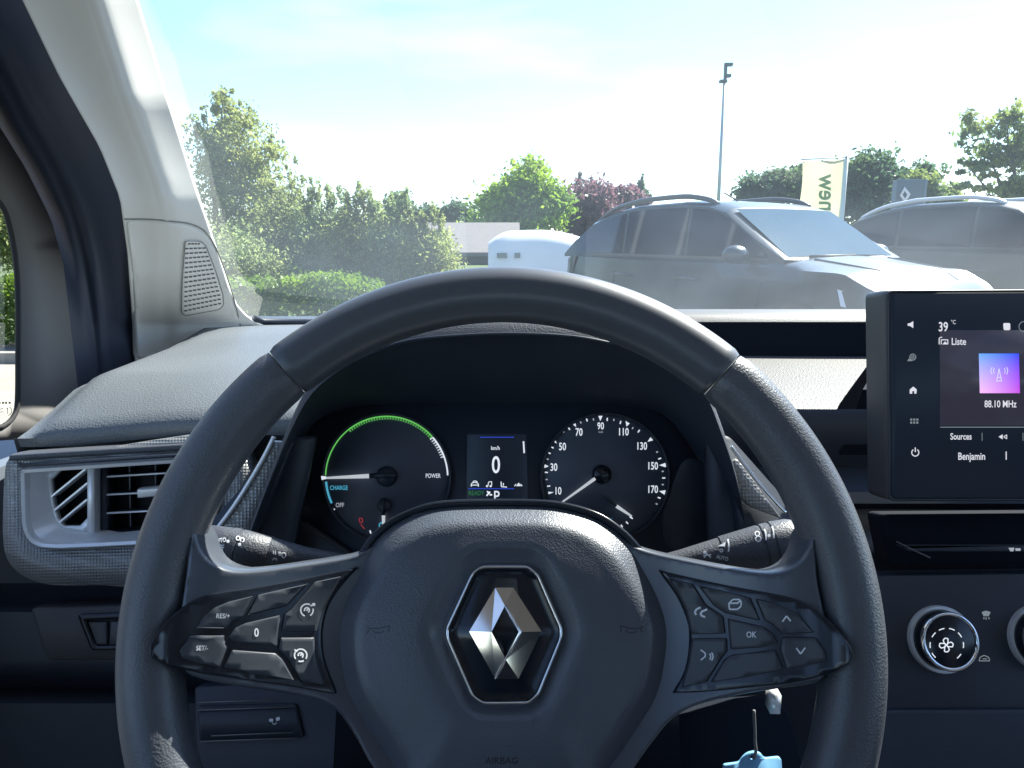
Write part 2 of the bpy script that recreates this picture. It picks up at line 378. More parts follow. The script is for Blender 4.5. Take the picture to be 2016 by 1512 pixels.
def tree(name, label, cat, x, Y, blobs, n, size, mat, seed, group=None, trunk=.09, clump=.34, stems=1):
    t = empty(name, (x, Y, 0)); tag(t, label, cat, group)
    V, k = leaves(blobs, n, size, seed, clump); leafobj('crown', V, k, mat, t, (x, Y, 0))
    r = random.Random(seed); mb = MB(); top = max(b[0][2] for b in blobs)
    for s_ in range(stems):
        ox = (s_ - (stems - 1) / 2) * .25
        pts = [Vector((x + ox, Y, -.05))]; h = 0
        while h < top * .85:
            h += top * .17; pts.append(Vector((x + ox * (1 + h * .3) + r.uniform(-.05, .05) * h, Y + r.uniform(-.04, .04) * h, h)))
        mb.tube(pts, [trunk * (1 - .8 * i / (len(pts) - 1)) for i in range(len(pts))], 7)
        for b in blobs:
            c = Vector(b[0]); a = min(pts, key=lambda p: abs(p.z - c.z * .6)); mid = (a + c) / 2 + Vector((0, 0, -.05 * c.z))
            mb.tube([a, mid, c + Vector((r.uniform(-.3, .3), 0, .3)) * min(b[1])], [trunk * .4, trunk * .25, trunk * .08], 5)
    mb.build('trunk', bark, t); return t

# tall airy tree and thicket on the left
tree('birch_tree', 'tallest green tree, pointed airy crown rising beside the windscreen pillar', 'tree', -6.4, 17,
     [pb(436, 200, 14, 34, 17), pb(462, 205, 10, 30, 17), pb(405, 225, 10, 26, 17), pb(490, 240, 12, 30, 17), pb(535, 285, 16, 26, 17), pb(440, 225, 26, 42, 17), pb(470, 275, 62, 55, 17), pb(425, 300, 50, 50, 17), pb(515, 320, 42, 50, 17), pb(450, 380, 85, 70, 17), pb(535, 410, 50, 60, 17), pb(480, 470, 90, 60, 17), pb(395, 250, 22, 26, 17)],
     21000, .046, leaf_w, 1, trunk=.10, clump=.21)
shr = [(575, 445, 62, 100, 15.5, 'broad leafy bush directly right of the tall pointed tree'), (640, 462, 55, 100, 15.0, 'upright feathery bush, third along from the windscreen pillar'),
       (705, 470, 55, 92, 14.6, 'feathery bush with thin upright shoots in the middle of the thicket'), (772, 476, 54, 80, 14.2, 'rounded bush near the right end of the thicket, above the wheel rim'),
       (842, 496, 50, 70, 13.8, 'last low bush at the right end of the thicket beside the pale building')]
for i, (a, b, c, d, Y, lb) in enumerate(shr):
    c0 = PYp(a, 465, Y)
    bl = [pb(a, b, c, d * .62, Y), pb(a - 20, b + 45, c, 46, Y), pb(a + 22, b + 50, c * .9, 46, Y)] + [pb(a + random.uniform(-c, c) * .8, b - d * random.uniform(.5, 1.0), 7, 30, Y) for _ in range(9)]
    tree('leafy_bush', lb, 'bush', c0.x, Y, bl, 15000, .036, leaf_s if i % 2 else leaf_w, 20 + i, 'bushes of the thicket behind the hedge', trunk=.03, clump=.30, stems=3)
for i, (a, b, c, d, Y, lb) in enumerate([(470, 520, 70, 60, 14.0, 'grey green bush low behind the hedge at the foot of the tall tree'), (20, 440, 60, 70, 12.5, 'bush seen through the small side window behind the hedge')]):
    c0 = PYp(a, 465, Y)
    tree('leafy_bush', lb, 'bush', c0.x, Y, [pb(a, b, c, d, Y), pb(a - 60, b + 20, c, d, Y), pb(a + 50, b + 30, c * .8, d * .8, Y), pb(a - 110, b, c, d, Y)], 18000, .036, leaf_s if i == 0 else leaf_w, 40 + i, 'bushes of the thicket behind the hedge', trunk=.04, stems=3)
# clipped hedge
hd = empty('clipped_hedge', (-6.5, 8.9, 0)); tag(hd, 'low clipped hedge with yellow green top in front of the thicket', 'hedge')
n = 60000; hx = rng.uniform(-13.5, -1.55, n); side = rng.random(n); hz = rng.uniform(.04, .66, n); hy = 8.9 + rng.uniform(-.5, .5, n)
top = side < .45; fr = (side >= .45) & (side < .8); hz[top] = .64 + rng.normal(size=top.sum()) * .035 + .05 * np.sin(hx[top] * 2.1) + .03 * np.sin(hx[top] * 5.3); hy[fr] = 8.42 + rng.normal(size=fr.sum()) * .04
C = np.stack([hx, hy, hz], 1); a = rng.normal(size=(n, 3)); a /= np.linalg.norm(a, axis=1)[:, None]; b = np.cross(a, rng.normal(size=(n, 3))); b /= np.linalg.norm(b, axis=1)[:, None]
s_ = .030 * (.6 + .8 * rng.random((n, 1))); V = np.stack([C - a * s_, C + b * s_ * .6, C + a * s_, C - b * s_ * .6], 1).reshape(-1, 3)
leafobj('foliage', V, n, leaf_h, hd, (-6.5, 8.9, 0))
mb = MB()
for i in range(24): mb.tube([(-13.3 + i * .5, 8.9, 0), (-13.25 + i * .5, 8.95, .3), (-13.3 + i * .5, 8.85, .55)], [.02, .015, .006], 5)
mb.build('stem', bark, hd)['kind'] = 'stuff'

# far trees
def T(name, label, cat, px, Y, bl, n, size, mat, seed, **k): c0 = PYp(px, 465, Y); return tree(name, label, cat, c0.x, Y, [pb(*q, Y) for q in bl], n, size, mat, seed, **k)
T('lime_green_tree', 'bright lime green tree behind the white trailer', 'tree', 1035, 42, [(1040, 372, 42, 48), (1000, 400, 50, 38), (1085, 405, 36, 34), (1030, 430, 72, 40), (965, 392, 18, 22), (985, 455, 40, 22), (1060, 340, 20, 20)], 15000, .15, leaf_b, 51, trunk=.2)
T('purple_tree', 'left purple leaved tree between the lime green tree and the estate car', 'tree', 1150, 55, [(1165, 395, 38, 36), (1135, 425, 42, 36), (1180, 435, 40, 30)], 8500, .2, leaf_p, 52, group='purple leaved trees', trunk=.25)
T('purple_tree', 'right purple leaved tree with gaps, above the roof of the estate car', 'tree', 1225, 58, [(1225, 395, 34, 28), (1250, 400, 26, 24), (1215, 425, 40, 24)], 5500, .2, leaf_p, 53, group='purple leaved trees', trunk=.25, clump=.26)
for px, ty, lb, sd_ in ((1141, 340, 'narrow dark conifer tip left of the purple trees', 54), (1263, 343, 'narrow dark conifer tip at the right edge of the purple trees', 55)):
    T('conifer', lb, 'tree', px, 70, [(px, ty + 8, 3, 10), (px, ty + 20, 6, 12), (px, ty + 34, 9, 14), (px, ty + 50, 12, 16), (px, ty + 68, 15, 18), (px, ty + 90, 18, 24)], 9000, .12, leaf_d, sd_, group='distant conifers', trunk=.2)
for px, cy, rx, ry, lb, sd_ in ((782, 408, 25, 22, 'round dark tree top just above the thicket', 56), (838, 428, 22, 18, 'low distant tree left of the gap over the pale roof', 57), (900, 420, 36, 20, 'wide dark distant tree over the pale roof', 58)):
    T('distant_tree', lb, 'tree', px, 95, [(px, cy, rx, ry), (px, cy + 25, rx * 1.2, ry), (px + rx * .6, cy + 12, rx * .7, ry * .7)], 4500, .3, leaf_d, sd_, group='distant dark trees', trunk=.4)
T('round_tree', 'rounded grey green tree left of the yellow banner', 'tree', 1490, 46, [(1490, 378, 34, 26), (1535, 372, 28, 26), (1478, 405, 28, 22), (1560, 360, 28, 26)], 8000, .17, leaf_d, 59, trunk=.2)
T('dark_tree', 'big dark tree right of the yellow banner', 'tree', 1730, 44, [(1718, 335, 36, 34), (1765, 358, 44, 28), (1700, 370, 50, 50), (1800, 362, 38, 34), (1760, 400, 90, 40), (1600, 370, 36, 40)], 15000, .17, leaf_d, 60, trunk=.25)
T('olive_tree', 'yellowish green low tree between the dark tree and the airy tree', 'tree', 1835, 40, [(1815, 372, 26, 26), (1848, 395, 34, 22)], 5000, .15, leaf_r, 61, trunk=.15)
T('airy_tree', 'airy tree with sky showing through at the right edge', 'tree', 1985, 19, [(1975, 225, 26, 30), (1935, 260, 40, 34), (2010, 270, 40, 60), (1895, 320, 34, 14), (1950, 320, 56, 28), (1985, 375, 60, 30), (1905, 365, 42, 14), (2050, 330, 60, 70)], 6000, .075, leaf_r, 62, trunk=.09, clump=.24)

# pale low building far behind
wallm = M('pale_render', (.17, .165, .16), .9, bump=.3, bscale=20, var=.08, dist=.01); roofm = M('grey_roof', (.15, .14, .138), .85, bump=.4, bscale=12, var=.08, dist=.01)
B = empty('low_building', (-1.6, 34, 0)); tag(B, 'low pale building with shallow grey roof beyond the thicket', 'building')
def bp(px, py, Y): return PYp(px, py, Y)
x0, x1 = bp(700, 465, 33).x, bp(1010, 465, 33).x
MB().box(((x0 + x1) / 2, 36, .27), (x1 - x0, 5, .54)).build('wall', wallm, B, smooth=False)
ze = bp(900, 497, 32.8).z; zr = bp(900, 438, 36).z
mb = MB(); mb.add([(x0 - .3, 32.8, ze), (x1 + .3, 32.8, ze), (x1 + .3, 36, zr), (x0 - .3, 36, zr), (x0 - .3, 39.2, ze), (x1 + .3, 39.2, ze)], [(0, 1, 2, 3), (3, 2, 5, 4), (0, 3, 4), (1, 5, 2)]); mb.build('roof', roofm, B, smooth=False)
MB().box(((x0 + x1) / 2, 32.78, ze - .08), (x1 - x0 + .6, .08, .14)).build('gutter', M('gutter', (.12, .12, .12), .6), B, smooth=False)
# lamp mast
LM = PYp(1411, 465, 40); L = empty('lamp_mast', (LM.x, 40, 0)); tag(L, 'tall thin floodlight mast with small lamps at its top', 'lamp post')
galv = M('galvanised', (.42, .46, .46), .5, metal=.3); zt = PYp(1424, 140, 40).z
MB().tube([(LM.x, 40, 0), (LM.x, 40, zt * .5), (LM.x, 40, zt)], [.11, .085, .055], 10).build('pole', galv, L)
dk = M('lamp_dark', (.06, .08, .09), .6)
for dx, dz, wx in ((.17, .30, .36), (.16, -.22, .26), (-.06, -.48, .34)):
    MB().box((LM.x + dx, 40, zt + dz), (wx, .3, .13)).build('lamp_head', dk, L, smooth=False)
MB().box((LM.x + .03, 40, zt), (.14, .14, .75)).build('bracket', dk, L, smooth=False)
# banner
def banner():
    Y = 13.5; tl, tr = PYp(1580, 318, Y), PYp(1664, 314, Y); xl, xr = tl.x, tr.x; zt = tr.z; zb = PYp(1600, 470, Y).z
    t = empty('banner_sign', (xr + .05, Y, 0)); tag(t, 'pale yellow banner on a pole, its word showing mirrored from behind', 'banner')
    rows = []
    for j in range(13):
        z = zt + .02 * 0 - (zt - zb) * j / 12; rows.append([(xl + (xr - xl) * i / 8 + .03 * sin(j * .5) * (1 - i / 8), Y + .03 * sin(i * .8 + j * .45), z - .035 * (1 - i / 8)) for i in range(9)])
    cm = leafmat('banner_cloth', (.50, .49, .33), (.54, .53, .36))
    MB().grid(rows).build('cloth', cm, t)
    mb = MB().tube([(xr + .04, Y + .03, 0), (xr + .04, Y + .03, zt + .06)], .028, 10); mb.build('pole', galv, t)
    MB().tube([(xr + .04, Y + .03, zt + .04), (xl - .02, Y + .03, zt + .0)], .011, 8).build('arm', galv, t)
    ms = M('banner_frame', (.55, .66, .62), .6); MB().box((xr - .008, Y - .035, (zt + zb) / 2), (.055, .02, zt - zb)).build('sleeve', ms, t, smooth=False)
    pl = lambda x, y, dh=0: PYp(x, y, Y - .07)
    gm = M('banner_print', (.20, .33, .12), .8); txt('lettering', 'new', pl, 1630, 380, 34, gm, t, 0, .88, bold=.02, mirror=True)
banner()
# blue pylon sign with the diamond emblem
def pylon():
    Y = 22.; a, b = PYp(1762, 355, Y), PYp(1818, 355, Y); t = empty('pylon_sign', ((a.x + b.x) / 2, Y, 0)); tag(t, 'blue grey pylon sign with a white diamond emblem above the second car', 'sign')
    MB().box(((a.x + b.x) / 2, Y, a.z / 2), (b.x - a.x, .25, a.z)).build('panel', M('pylon_blue', (.13, .18, .22), .4), t, smooth=False)
    MB().box(((a.x + b.x) / 2 + .1, Y + .02, a.z / 2 + .03), (b.x - a.x, .12, a.z)).build('side_panel', M('pylon_grey', (.22, .30, .36), .5), t, smooth=False)
    pl = lambda x, y, dh=0: PYp(x, y, Y - .135 - dh)
    o1 = [(1781, 367), (1793, 382), (1782, 400), (1771, 385)]; i1 = [(1781, 376), (1786, 383), (1782, 391), (1777, 384)]
    plate('emblem', pl, o1, [i1], M('emblem_white', (.8, .8, .8), .5), t, 0, .03)
pylon()

# ------------------------------------------------------------ parked cars
winm = M('car_window', (.010, .020, .045), .03, spec=.6)
wsm = M('car_windscreen', (.02, .06, .09), .05, spec=.3)
tyre = M('tyre', (.02, .02, .02), .85, bump=.2, bscale=80, dist=.002); alloy = M('alloy', (.5, .5, .52), .3, metal=.8)
clad = M('black_cladding', (.03, .03, .032), .6, bump=.2, bscale=200, dist=.0005); lampg = M('headlamp', (.6, .65, .7), .08, coat=1); tailm = M('tail_lamp', (.45, .03, .03), .15, coat=1)
railm = M('roof_rail', (.10, .105, .11), .35, metal=.4); seamd = M('panel_seam', (.03, .03, .035), .7)
def car(name, label, paint, x, y, yaw, H=1.52, L=4.5, wid=.88, group=None, rail=railm, hood=1.0):
    R = Vector((cos(yaw), sin(yaw), 0)); Sd = Vector((-sin(yaw), cos(yaw), 0)); O = Vector((x, y, 0))
    def G(a, b, c): return O + R * a + Sd * b + Vector((0, 0, c))
    t = empty(name, (x, y, 0)); tag(t, label, 'car', group)
    hl = L / 2; zb = .99 * hood
    beltz = lambda a: zb - .035 * (a / hl)
    topz = [(-hl, .72), (-hl + .06, .93), (-hl + .3, zb), (.9, zb - .01), (1.05, zb), (1.3, zb - .02), (1.8, zb - .09), (hl - .22, zb - .20), (hl - .08, zb - .30), (hl, .60)]
    W = lambda a: wid * (1 - .10 * abs(a / hl) ** 4 - .10 * max(0, abs(a) / hl - .88) / .12)
    rows = []
    st = sorted(set([-hl + L * i / 34 for i in range(35)] + [q[0] for q in topz]))
    for a in st:
        z = interp(topz, a); w_ = W(a); lo = .24 + .12 * max(0, abs(a) / hl - .9) / .1
        half = [(0, lo), (w_ * .86, lo), (w_ * .97, lo + .08), (w_, .5), (w_ * 1.0, .62), (w_ * .985, .78 if z > .8 else min(z, .6)), (w_ * .965, max(min(z, beltz(a) - .05), .55)), (w_ * .90, z - .012 if z > .6 else z - .004), (w_ * .72, z + (.01 if a > 1 else 0)), (w_ * .45, z + (.035 if a > 1 else 0)), (0, z + (.05 if a > 1 else 0))]
        rows.append([G(a, b, c) for b, c in half] + [G(a, -b, c) for b, c in half[-2:0:-1]])
    mb = MB().grid(rows, closed=True); n = len(rows[0]); mb.f += [tuple(range(n)), tuple(len(mb.v) - n + i for i in range(n))]
    o = mb.build('body', paint, t, sharp=50); fixn(o)
    # greenhouse
    hw = lambda z: wid * .90 - .15 * (z - zb)
    rz = [(-hl + .10, zb), (-hl + .30, zb + .20), (-hl + .60, H - .17), (-hl + .95, H - .07), (-.9, H - .015), (-.2, H), (.2, H - .03), (.42, H - .085), (1.18, zb + .01)]
    rows = []
    st = [interp([(0, rz[0][0]), (1, rz[-1][0])], i / 30) for i in range(31)]; st = sorted(set(st + [q[0] for q in rz]))
    for a in st:
        z = interp(rz, a); e = z - zb; q = min(1, e / .25)
        half = [(hw(zb), zb - .03), (hw(zb + e * .5), zb + e * .5), (hw(z - .05 * q), z - .05 * q), (hw(z) - .05 * q, z - .014 * q), (hw(z) * .7, z), (0, z + .012 * q)]
        rows.append([G(a, b, c) for b, c in half] + [G(a, -b, c) for b, c in half[-2::-1]])
    mb = MB().grid(rows); o = mb.build('cabin', paint, t, sharp=40); fixn(o)
    zr = lambda a: interp(rz, a) - .07
    def side(pts, s, off): return [G(a, s * (hw(z) + off), z) for a, z in pts]
    for s in (1, -1):
        bz = zb + .025
        for wa, wb in ((1.0, -.02), (-.07, -1.0), (-1.05, -1.90)):
            m_ = 8; top = [wa + (wb - wa) * i / m_ for i in range(m_ + 1)]
            pts = [(a, max(bz + .004, min(zr(a) - .0, zr(a)))) for a in top] + [(a, bz) for a in top[::-1]]
            V = side(pts, s, .005); k = len(pts); F = [(i, i + 1, k - 2 - i, k - 1 - i) for i in range(m_)]
            mk('window', V, F, winm, t, smooth=False)
        V = side([(1.02, bz - .03), (1.02, bz - .005), (-1.9, bz - .005), (-1.9, bz - .03)], s, .008); mk('window_trim', V, [(0, 1, 2, 3)], railm, t, smooth=False)
        # mirror
        mb = MB(); c = G(.80, s * (wid + .10), zb + .05); rr = []
        for j in range(9):
            th = pi * j / 8; rr.append([c + R * (.11 * cos(th)) + (Sd * (cos(2 * pi * i / 12) * .12) + Vector((0, 0, sin(2 * pi * i / 12) * .085))) * max(.02, sin(th)) for i in range(12)])
        mb.grid(rr, closed=True); mb.tube([c, G(.82, s * wid * .88, zb)], .03, 6); o = mb.build('wing_mirror', paint, t)
        for a in (-.05, -1.05):
            mb = MB().tube([G(a + .10 - .12, s * (wid * 1.0 + .012), .80), G(a + .20 - .02, s * (wid + .02), .80), G(a + .30 - .02, s * (wid + .005), .795)], .014, 6); mb.build('door_handle', paint, t)
            mb = MB().tube([G(a - .02, s * (wid * .995), .35), G(a - .02, s * (wid * .998), .6), G(a - .02, s * (wid * .985), .8), G(a - .02, s * wid * .90, zb - .01)], .005, 4); mb.build('door_seam', seamd, t)
        mb = MB().tube([G(.98, s * (wid * .99), .35), G(.98, s * (wid * .998), .6), G(1.0, s * (wid * .978), .8), G(1.0, s * wid * .92, zb - .03)], .005, 4); mb.build('door_seam', seamd, t)
        V = [G(a, s * (W(a) + .006), z) for a, z in ((1.0, .30), (1.0, .42), (-1.0, .42), (-1.0, .30))]; mk('sill_cladding', V, [(0, 1, 2, 3)], clad, t, smooth=False)
        # rails
        rp_ = [(.22, -.02), (.06, .025), (-.35, .045), (-.9, .042), (-1.45, .03), (-1.72, -.02)]
        pts = [G(a, s * (hw(H) - .07), interp(rz, a) + dz) for a, dz in spline(rp_, 5, False)]; MB().tube(pts, .026, 8).build('roof_rail', rail, t)
        # wheels
        for a in (1.38, -1.30):
            mb = MB().lathe(G(a, s * (wid - .20), .32), Sd * s, [(0, .20), (0, .30), (.02, .32), (.18, .32), (.205, .30), (.20, .22)], 28); wv = mb.build('wheel', tyre, t)
            mb = MB().lathe(G(a, s * (wid - .05), .32), Sd * s, [(0, .21), (.045, .205), (.03, .17), (.035, .05), (.055, .04), (.055, .001)], 28); mb.build('rim', alloy, wv)
            V = [G(a + .37 * cos(pi * i / 12), s * (wid * .996 + .01), .30 + .37 * sin(pi * i / 12)) for i in range(13)]; mk('wheel_arch', V + [G(a, s * (wid + .01), .30)], [(i, i + 1, 13) for i in range(12)], clad, t, smooth=False)
        # lamps
        c = [(hl - .34, .94), (hl - .12, .80)]
        V = [G(hl - .50, s * (W(hl - .5) * .985), zb - .20), G(hl - .14, s * (W(hl - .14) * .94), zb - .30), G(hl - .10, s * (W(hl - .1) * .86), .58), G(hl - .45, s * (W(hl - .45) + .002), .66)]
        V = [v + Sd * s * .012 + R * .01 for v in V]; mk('headlamp', V, [(0, 1, 2, 3)], lampg, t, smooth=False)
        V = [G(-hl + .40, s * (W(-hl + .4) * .97 + .012), zb - .02), G(-hl + .05, s * W(-hl) * 1.0 + .0, zb - .06), G(-hl - .01, s * W(-hl) * .97, .70), G(-hl + .30, s * (W(-hl + .3) + .006), .72)]; mk('tail_lamp', V, [(0, 1, 2, 3)], tailm, t, smooth=False)
    # windscreens
    def ws(a0, a1, off):
        rr = []
        for j in range(7):
            a = a0 + (a1 - a0) * j / 6; z = interp(rz, a); h_ = hw(z) * .90
            rr.append([G(a, 0, z + .012 * min(1, (z - zb) / .25)) + (R * off + Vector((0, 0, abs(off) * .9))) + Sd * (h_ * (2 * i / 8 - 1)) - Vector((0, 0, .012 * (2 * i / 8 - 1) ** 2)) for i in range(9)])
        return MB().grid(rr)
    ws(.46, 1.14, .008).build('windscreen', wsm, t); ws(-hl + .60, -hl + .16, -.008).build('rear_window', winm, t)
    for s in (1, -1): MB().tube([G(a, s * b, interp(topz, a) + .030) for a, b in ((1.25, .50), (1.5, .47), (1.8, .42), (hl - .25, .36))], .009, 6).build('bonnet_crease', paint, t)
    MB().tube([G(1.16, -.45, zb + .035), G(1.20, .1, zb + .04)], .012, 5).build('wiper', clad, t)
    MB().tube([G(-.15, 0, H + .01), G(-.35, 0, H + .10)], .008, 5).build('aerial', clad, t)
    MB().box(G(hl - .01, 0, .52), (.05, .62, .16), (R, Sd, Vector((0, 0, 1)))).build('grille', clad, t, smooth=False)
    MB().box(G(hl - .02, 0, .33), (.07, 1.2, .14), (R, Sd, Vector((0, 0, 1)))).build('bumper', clad, t, smooth=False)
    return t
paint1 = M('grey_paint', (.035, .055, .072), .34, metal=.2, coat=.5, var=.05, vscale=2)
paint2 = M('beige_grey_paint', (.085, .095, .095), .30, metal=.2, coat=.5, var=.05, vscale=2)
paint3 = M('silver_paint', (.12, .13, .14), .30, metal=.2, coat=.5, var=.05, vscale=2)
car('estate_car', 'grey estate car with dark roof rails, nearest car beyond the windscreen', paint1, 2.4, 8.0, radians(-60), H=1.545, group='parked cars')
car('crossover_car', 'taller beige grey car with roof rails, half hidden behind the nearest estate car', paint2, 6.2, 9.7, radians(-60), H=1.62, hood=1.06, group='parked cars', rail=satin)
car('hatchback_car', 'silver car at the right edge, only roof and windscreen top showing', paint3, 9.9, 11.6, radians(-60), H=1.60, hood=1.04, group='parked cars')
# low white trailer
def trailer():
    wm = M('white_shell', (.82, .83, .82), .35, coat=.4, var=.03); c = PYp(1050, 480, 13.0); t = empty('white_trailer', (c.x, 13.0, 0)); tag(t, 'low rounded white trailer cover left of the grey estate car', 'trailer')
    k = 13.0 / FP; xl = PYp(962, 480, 12.6).x; xr = PYp(1185, 480, 12.6).x; zt = 1.24; rows = []
    m_ = 16
    for i in range(m_ + 1):
        f = i / m_; x = xl + (xr - xl) * f; cr = zt + .03 * sin(pi * f) - .16 * max(0, (.22 - f) / .22) ** 2.2 - .22 * max(0, (f - .45) / .55) ** 2; y0 = 12.3 + (0 if f > .05 else .05); r_ = []
        for j in range(13):
            g = j / 12; y = 12.25 + 1.7 * g
            z = cr + .03 * sin(pi * g) - .26 * max(0, (.16 - g) / .16) ** 2 - .2 * max(0, (g - .85) / .15) ** 2; r_.append((x, y, z))
        rows.append([(x, 12.22, .45)] + r_ + [(x, 13.97, .45)])
    mb = MB().grid(rows); n = len(rows[0]); mb.f += [tuple(range(n)), tuple(len(mb.v) - n + i for i in range(n))]; o = mb.build('cover', wm, t, sharp=50); fixn(o)
    MB().box(((xl + xr) / 2, 13.1, .38), (xr - xl, 1.6, .14)).build('chassis', clad, t, smooth=False)
    for q in (.3, .75):
        for y_ in (12.3, 13.85):
            MB().lathe((xl + (xr - xl) * q, y_, .28), (0, 1, 0), [(0, .1), (0, .26), (.03, .28), (.13, .28), (.16, .25), (.16, .05)], 20).build('wheel', tyre, t)
    for dx, wd in ((.22, .16), (.46, .09)):
        MB().box((xl + dx, 12.205, .90), (wd, .02, .08)).build('vent', M('vent_grey', (.20, .24, .22), .6), t, smooth=False)
trailer()
# showroom behind the viewpoint (seen mirrored in the parked cars' windows)
S = empty('showroom', (-22, 6, 0)); tag(S, 'glass fronted showroom mirrored in the side windows of the parked cars', 'building')
MB().box((-24, 4, 9.0), (4, 30, 2.0)).build('fascia', M('fascia', (.20, .22, .24), .7), S, smooth=False)
MB().box((-24.2, 4, 4.0), (3.4, 30, 8.0)).build('glazing', M('showroom_glass', (.008, .018, .045), .6, spec=.1), S, smooth=False)
mm = M('mullion', (.42, .43, .45), .5)
for i in range(15): MB().box((-22.4, -10 + i * 2.0, 4.0), (.1, .16, 8.0)).build('mullion', mm, S, smooth=False)
MB().box((-22.38, 4, 4.3), (.08, 30, .14)).build('transom', mm, S, smooth=False); MB().box((-22.4, 4, .25), (.12, 30, .5)).build('plinth', mm, S, smooth=False)

# ------------------------------------------------------------ cabin shell of the car we sit in (rel. to the eye)
def Z(z): return HC + z
mb = MB()
# roof lining, header, rails
mb.box((.37, -.90, Z(.400)), (1.45, 2.5, .03)); mb.box((.37, .345, Z(.385)), (1.40, .05, .05)); mb.box((-.42, -.90, Z(.35)), (.10, 2.5, .09)); mb.box((1.16, -.90, Z(.35)), (.10, 2.5, .09))
mb.build('cabin_ceiling', ceilm, None, smooth=False)['kind'] = 'structure'
mb = MB()
mb.box((-.53, -.95, Z(-.62)), (.05, 3.0, .84)); mb.box((1.27, -.95, Z(-.62)), (.05, 3.6, .84))
mb.box((-.50, -.62, Z(.05)), (.06, .16, .6)); mb.box((1.24, -.62, Z(.05)), (.06, .16, .6)); mb.box((.37, -2.1, Z(-.6)), (1.7, .05, 1.0)); mb.box((.37, -.7, Z(-1.02)), (1.8, 3.6, .05)); mb.box((.37, 1.15, Z(-.55)), (1.8, .04, .86))
mb.box((1.22, .82, Z(.12)), (.05, .06, .6))
mb.build('cabin_walls', plasticd, None, smooth=False)['kind'] = 'structure'
for sx in (0, .74):
    t = empty('front_seat', (sx, -.42, Z(-1.0))); tag(t, 'dark front seat behind the wheel' if sx == 0 else 'dark passenger seat beside the driver', 'seat')
    pl = M('seat_cloth', (.03, .03, .034), .9)
    MB().box((sx, -.50, Z(-.35)), (.50, .12, .66)).build('backrest', pl, t); MB().box((sx, -.20, Z(-.70)), (.50, .52, .14)).build('cushion', pl, t)

# ------------------------------------------------------------ windscreen
def wglass(name, veil):  # veiling glare is mixed into the glass as a pale bluish film
    m = bpy.data.materials.new(name); m.use_nodes = True; t = m.node_tree; t.nodes.remove(t.nodes['Principled BSDF'])
    tr = t.nodes.new('ShaderNodeBsdfTransparent'); tr.inputs[0].default_value = (.93, .97, .955, 1); gl = t.nodes.new('ShaderNodeBsdfGlossy'); gl.inputs['Roughness'].default_value = 0.0
    lw = t.nodes.new('ShaderNodeLayerWeight'); lw.inputs[0].default_value = .5; pw = t.nodes.new('ShaderNodeMath'); pw.operation = 'POWER'; pw.inputs[1].default_value = 4.2
    ma = t.nodes.new('ShaderNodeMath'); ma.operation = 'MULTIPLY_ADD'; ma.inputs[1].default_value = .85; ma.inputs[2].default_value = .06; ma.use_clamp = True
    ms = t.nodes.new('ShaderNodeMixShader'); df = t.nodes.new('ShaderNodeBsdfTranslucent'); df.inputs[0].default_value = (.62, .78, .92, 1); df2 = t.nodes.new('ShaderNodeBsdfDiffuse'); df2.inputs[0].default_value = (.62, .78, .92, 1)
    ad = t.nodes.new('ShaderNodeMixShader'); ad.inputs[0].default_value = .5
    nz = t.nodes.new('ShaderNodeTexNoise'); nz.inputs['Scale'].default_value = 7; nz.inputs['Detail'].default_value = 8; tcn = t.nodes.new('ShaderNodeTexCoord'); t.links.new(tcn.outputs['Object'], nz.inputs[0])
    dm = t.nodes.new('ShaderNodeMath'); dm.operation = 'MULTIPLY'; dm.inputs[1].default_value = veil * 2; t.links.new(nz.outputs[0], dm.inputs[0])
    m2 = t.nodes.new('ShaderNodeMixShader'); t.links.new(dm.outputs[0], m2.inputs[0])
    t.links.new(lw.outputs['Facing'], pw.inputs[0]); t.links.new(pw.outputs[0], ma.inputs[0]); t.links.new(ma.outputs[0], ms.inputs[0]); t.links.new(tr.outputs[0], ms.inputs[1]); t.links.new(gl.outputs[0], ms.inputs[2])
    t.links.new(df.outputs[0], ad.inputs[1]); t.links.new(df2.outputs[0], ad.inputs[2]); t.links.new(ms.outputs[0], m2.inputs[1]); t.links.new(ad.outputs[0], m2.inputs[2]); t.links.new(m2.outputs[0], t.nodes['Material Output'].inputs[0]); return m
glass = wglass('windscreen_glass', .058)
rows = []
for j in range(13):
    f = j / 12; Y = 1.09 + (.365 - 1.09) * f; z = -.118 + (1.09 - Y) * .70; hw_ = .815 - .14 * f
    rows.append([(.39 + hw_ * (2 * i / 20 - 1), Y + .02 * (1 - (2 * i / 20 - 1) ** 2), Z(z)) for i in range(21)])
o = MB().grid(rows).build('windscreen', glass, None); tag(o, 'sloping windscreen with a painted glare veil and faint reflections of the dashboard', 'windscreen')

# ------------------------------------------------------------ dashboard
D = empty('dashboard', (.35, .85, Z(-.60))); tag(D, 'dark dashboard with air vent on the left and climate knobs on the right', 'dashboard')
def loftX(prof, xs, name, mat, parent, **k):
    rows = []
    for x in xs: rows.append([Vector((x, y, Z(z))) + Vector((0, 0, dz)) for (y, z), dz in [(p, 0) for p in (prof(x) if callable(prof) else prof)]])
    o = MB().grid(rows).build(name, mat, parent, **k); return o
def padprof(x):
    k = .010 * sm(-.39, -.24, x)
    e = sm(-.372, -.396, x) + (4 if x < -.400 else 0)
    return [(1.10, -.122), (1.0, -.118), (.85, -.119 - .012 * e), (.70, -.122 - .014 * e), (.685, -.1235 - .014 * e), (.65, -.134 + k * .6 - .014 * e), (.615, -.147 + k - .010 * e), (.604, -.153 + k - .006 * e), (.599, -.160 + k), (.602, -.168 + k), (.625, -.171 + k), (.64, -.174 + k), (.645, -.24)]
xs = [-.401, -.398, -.394, -.388, -.380, -.37] + [-.36 + i * .02 for i in range(16)]
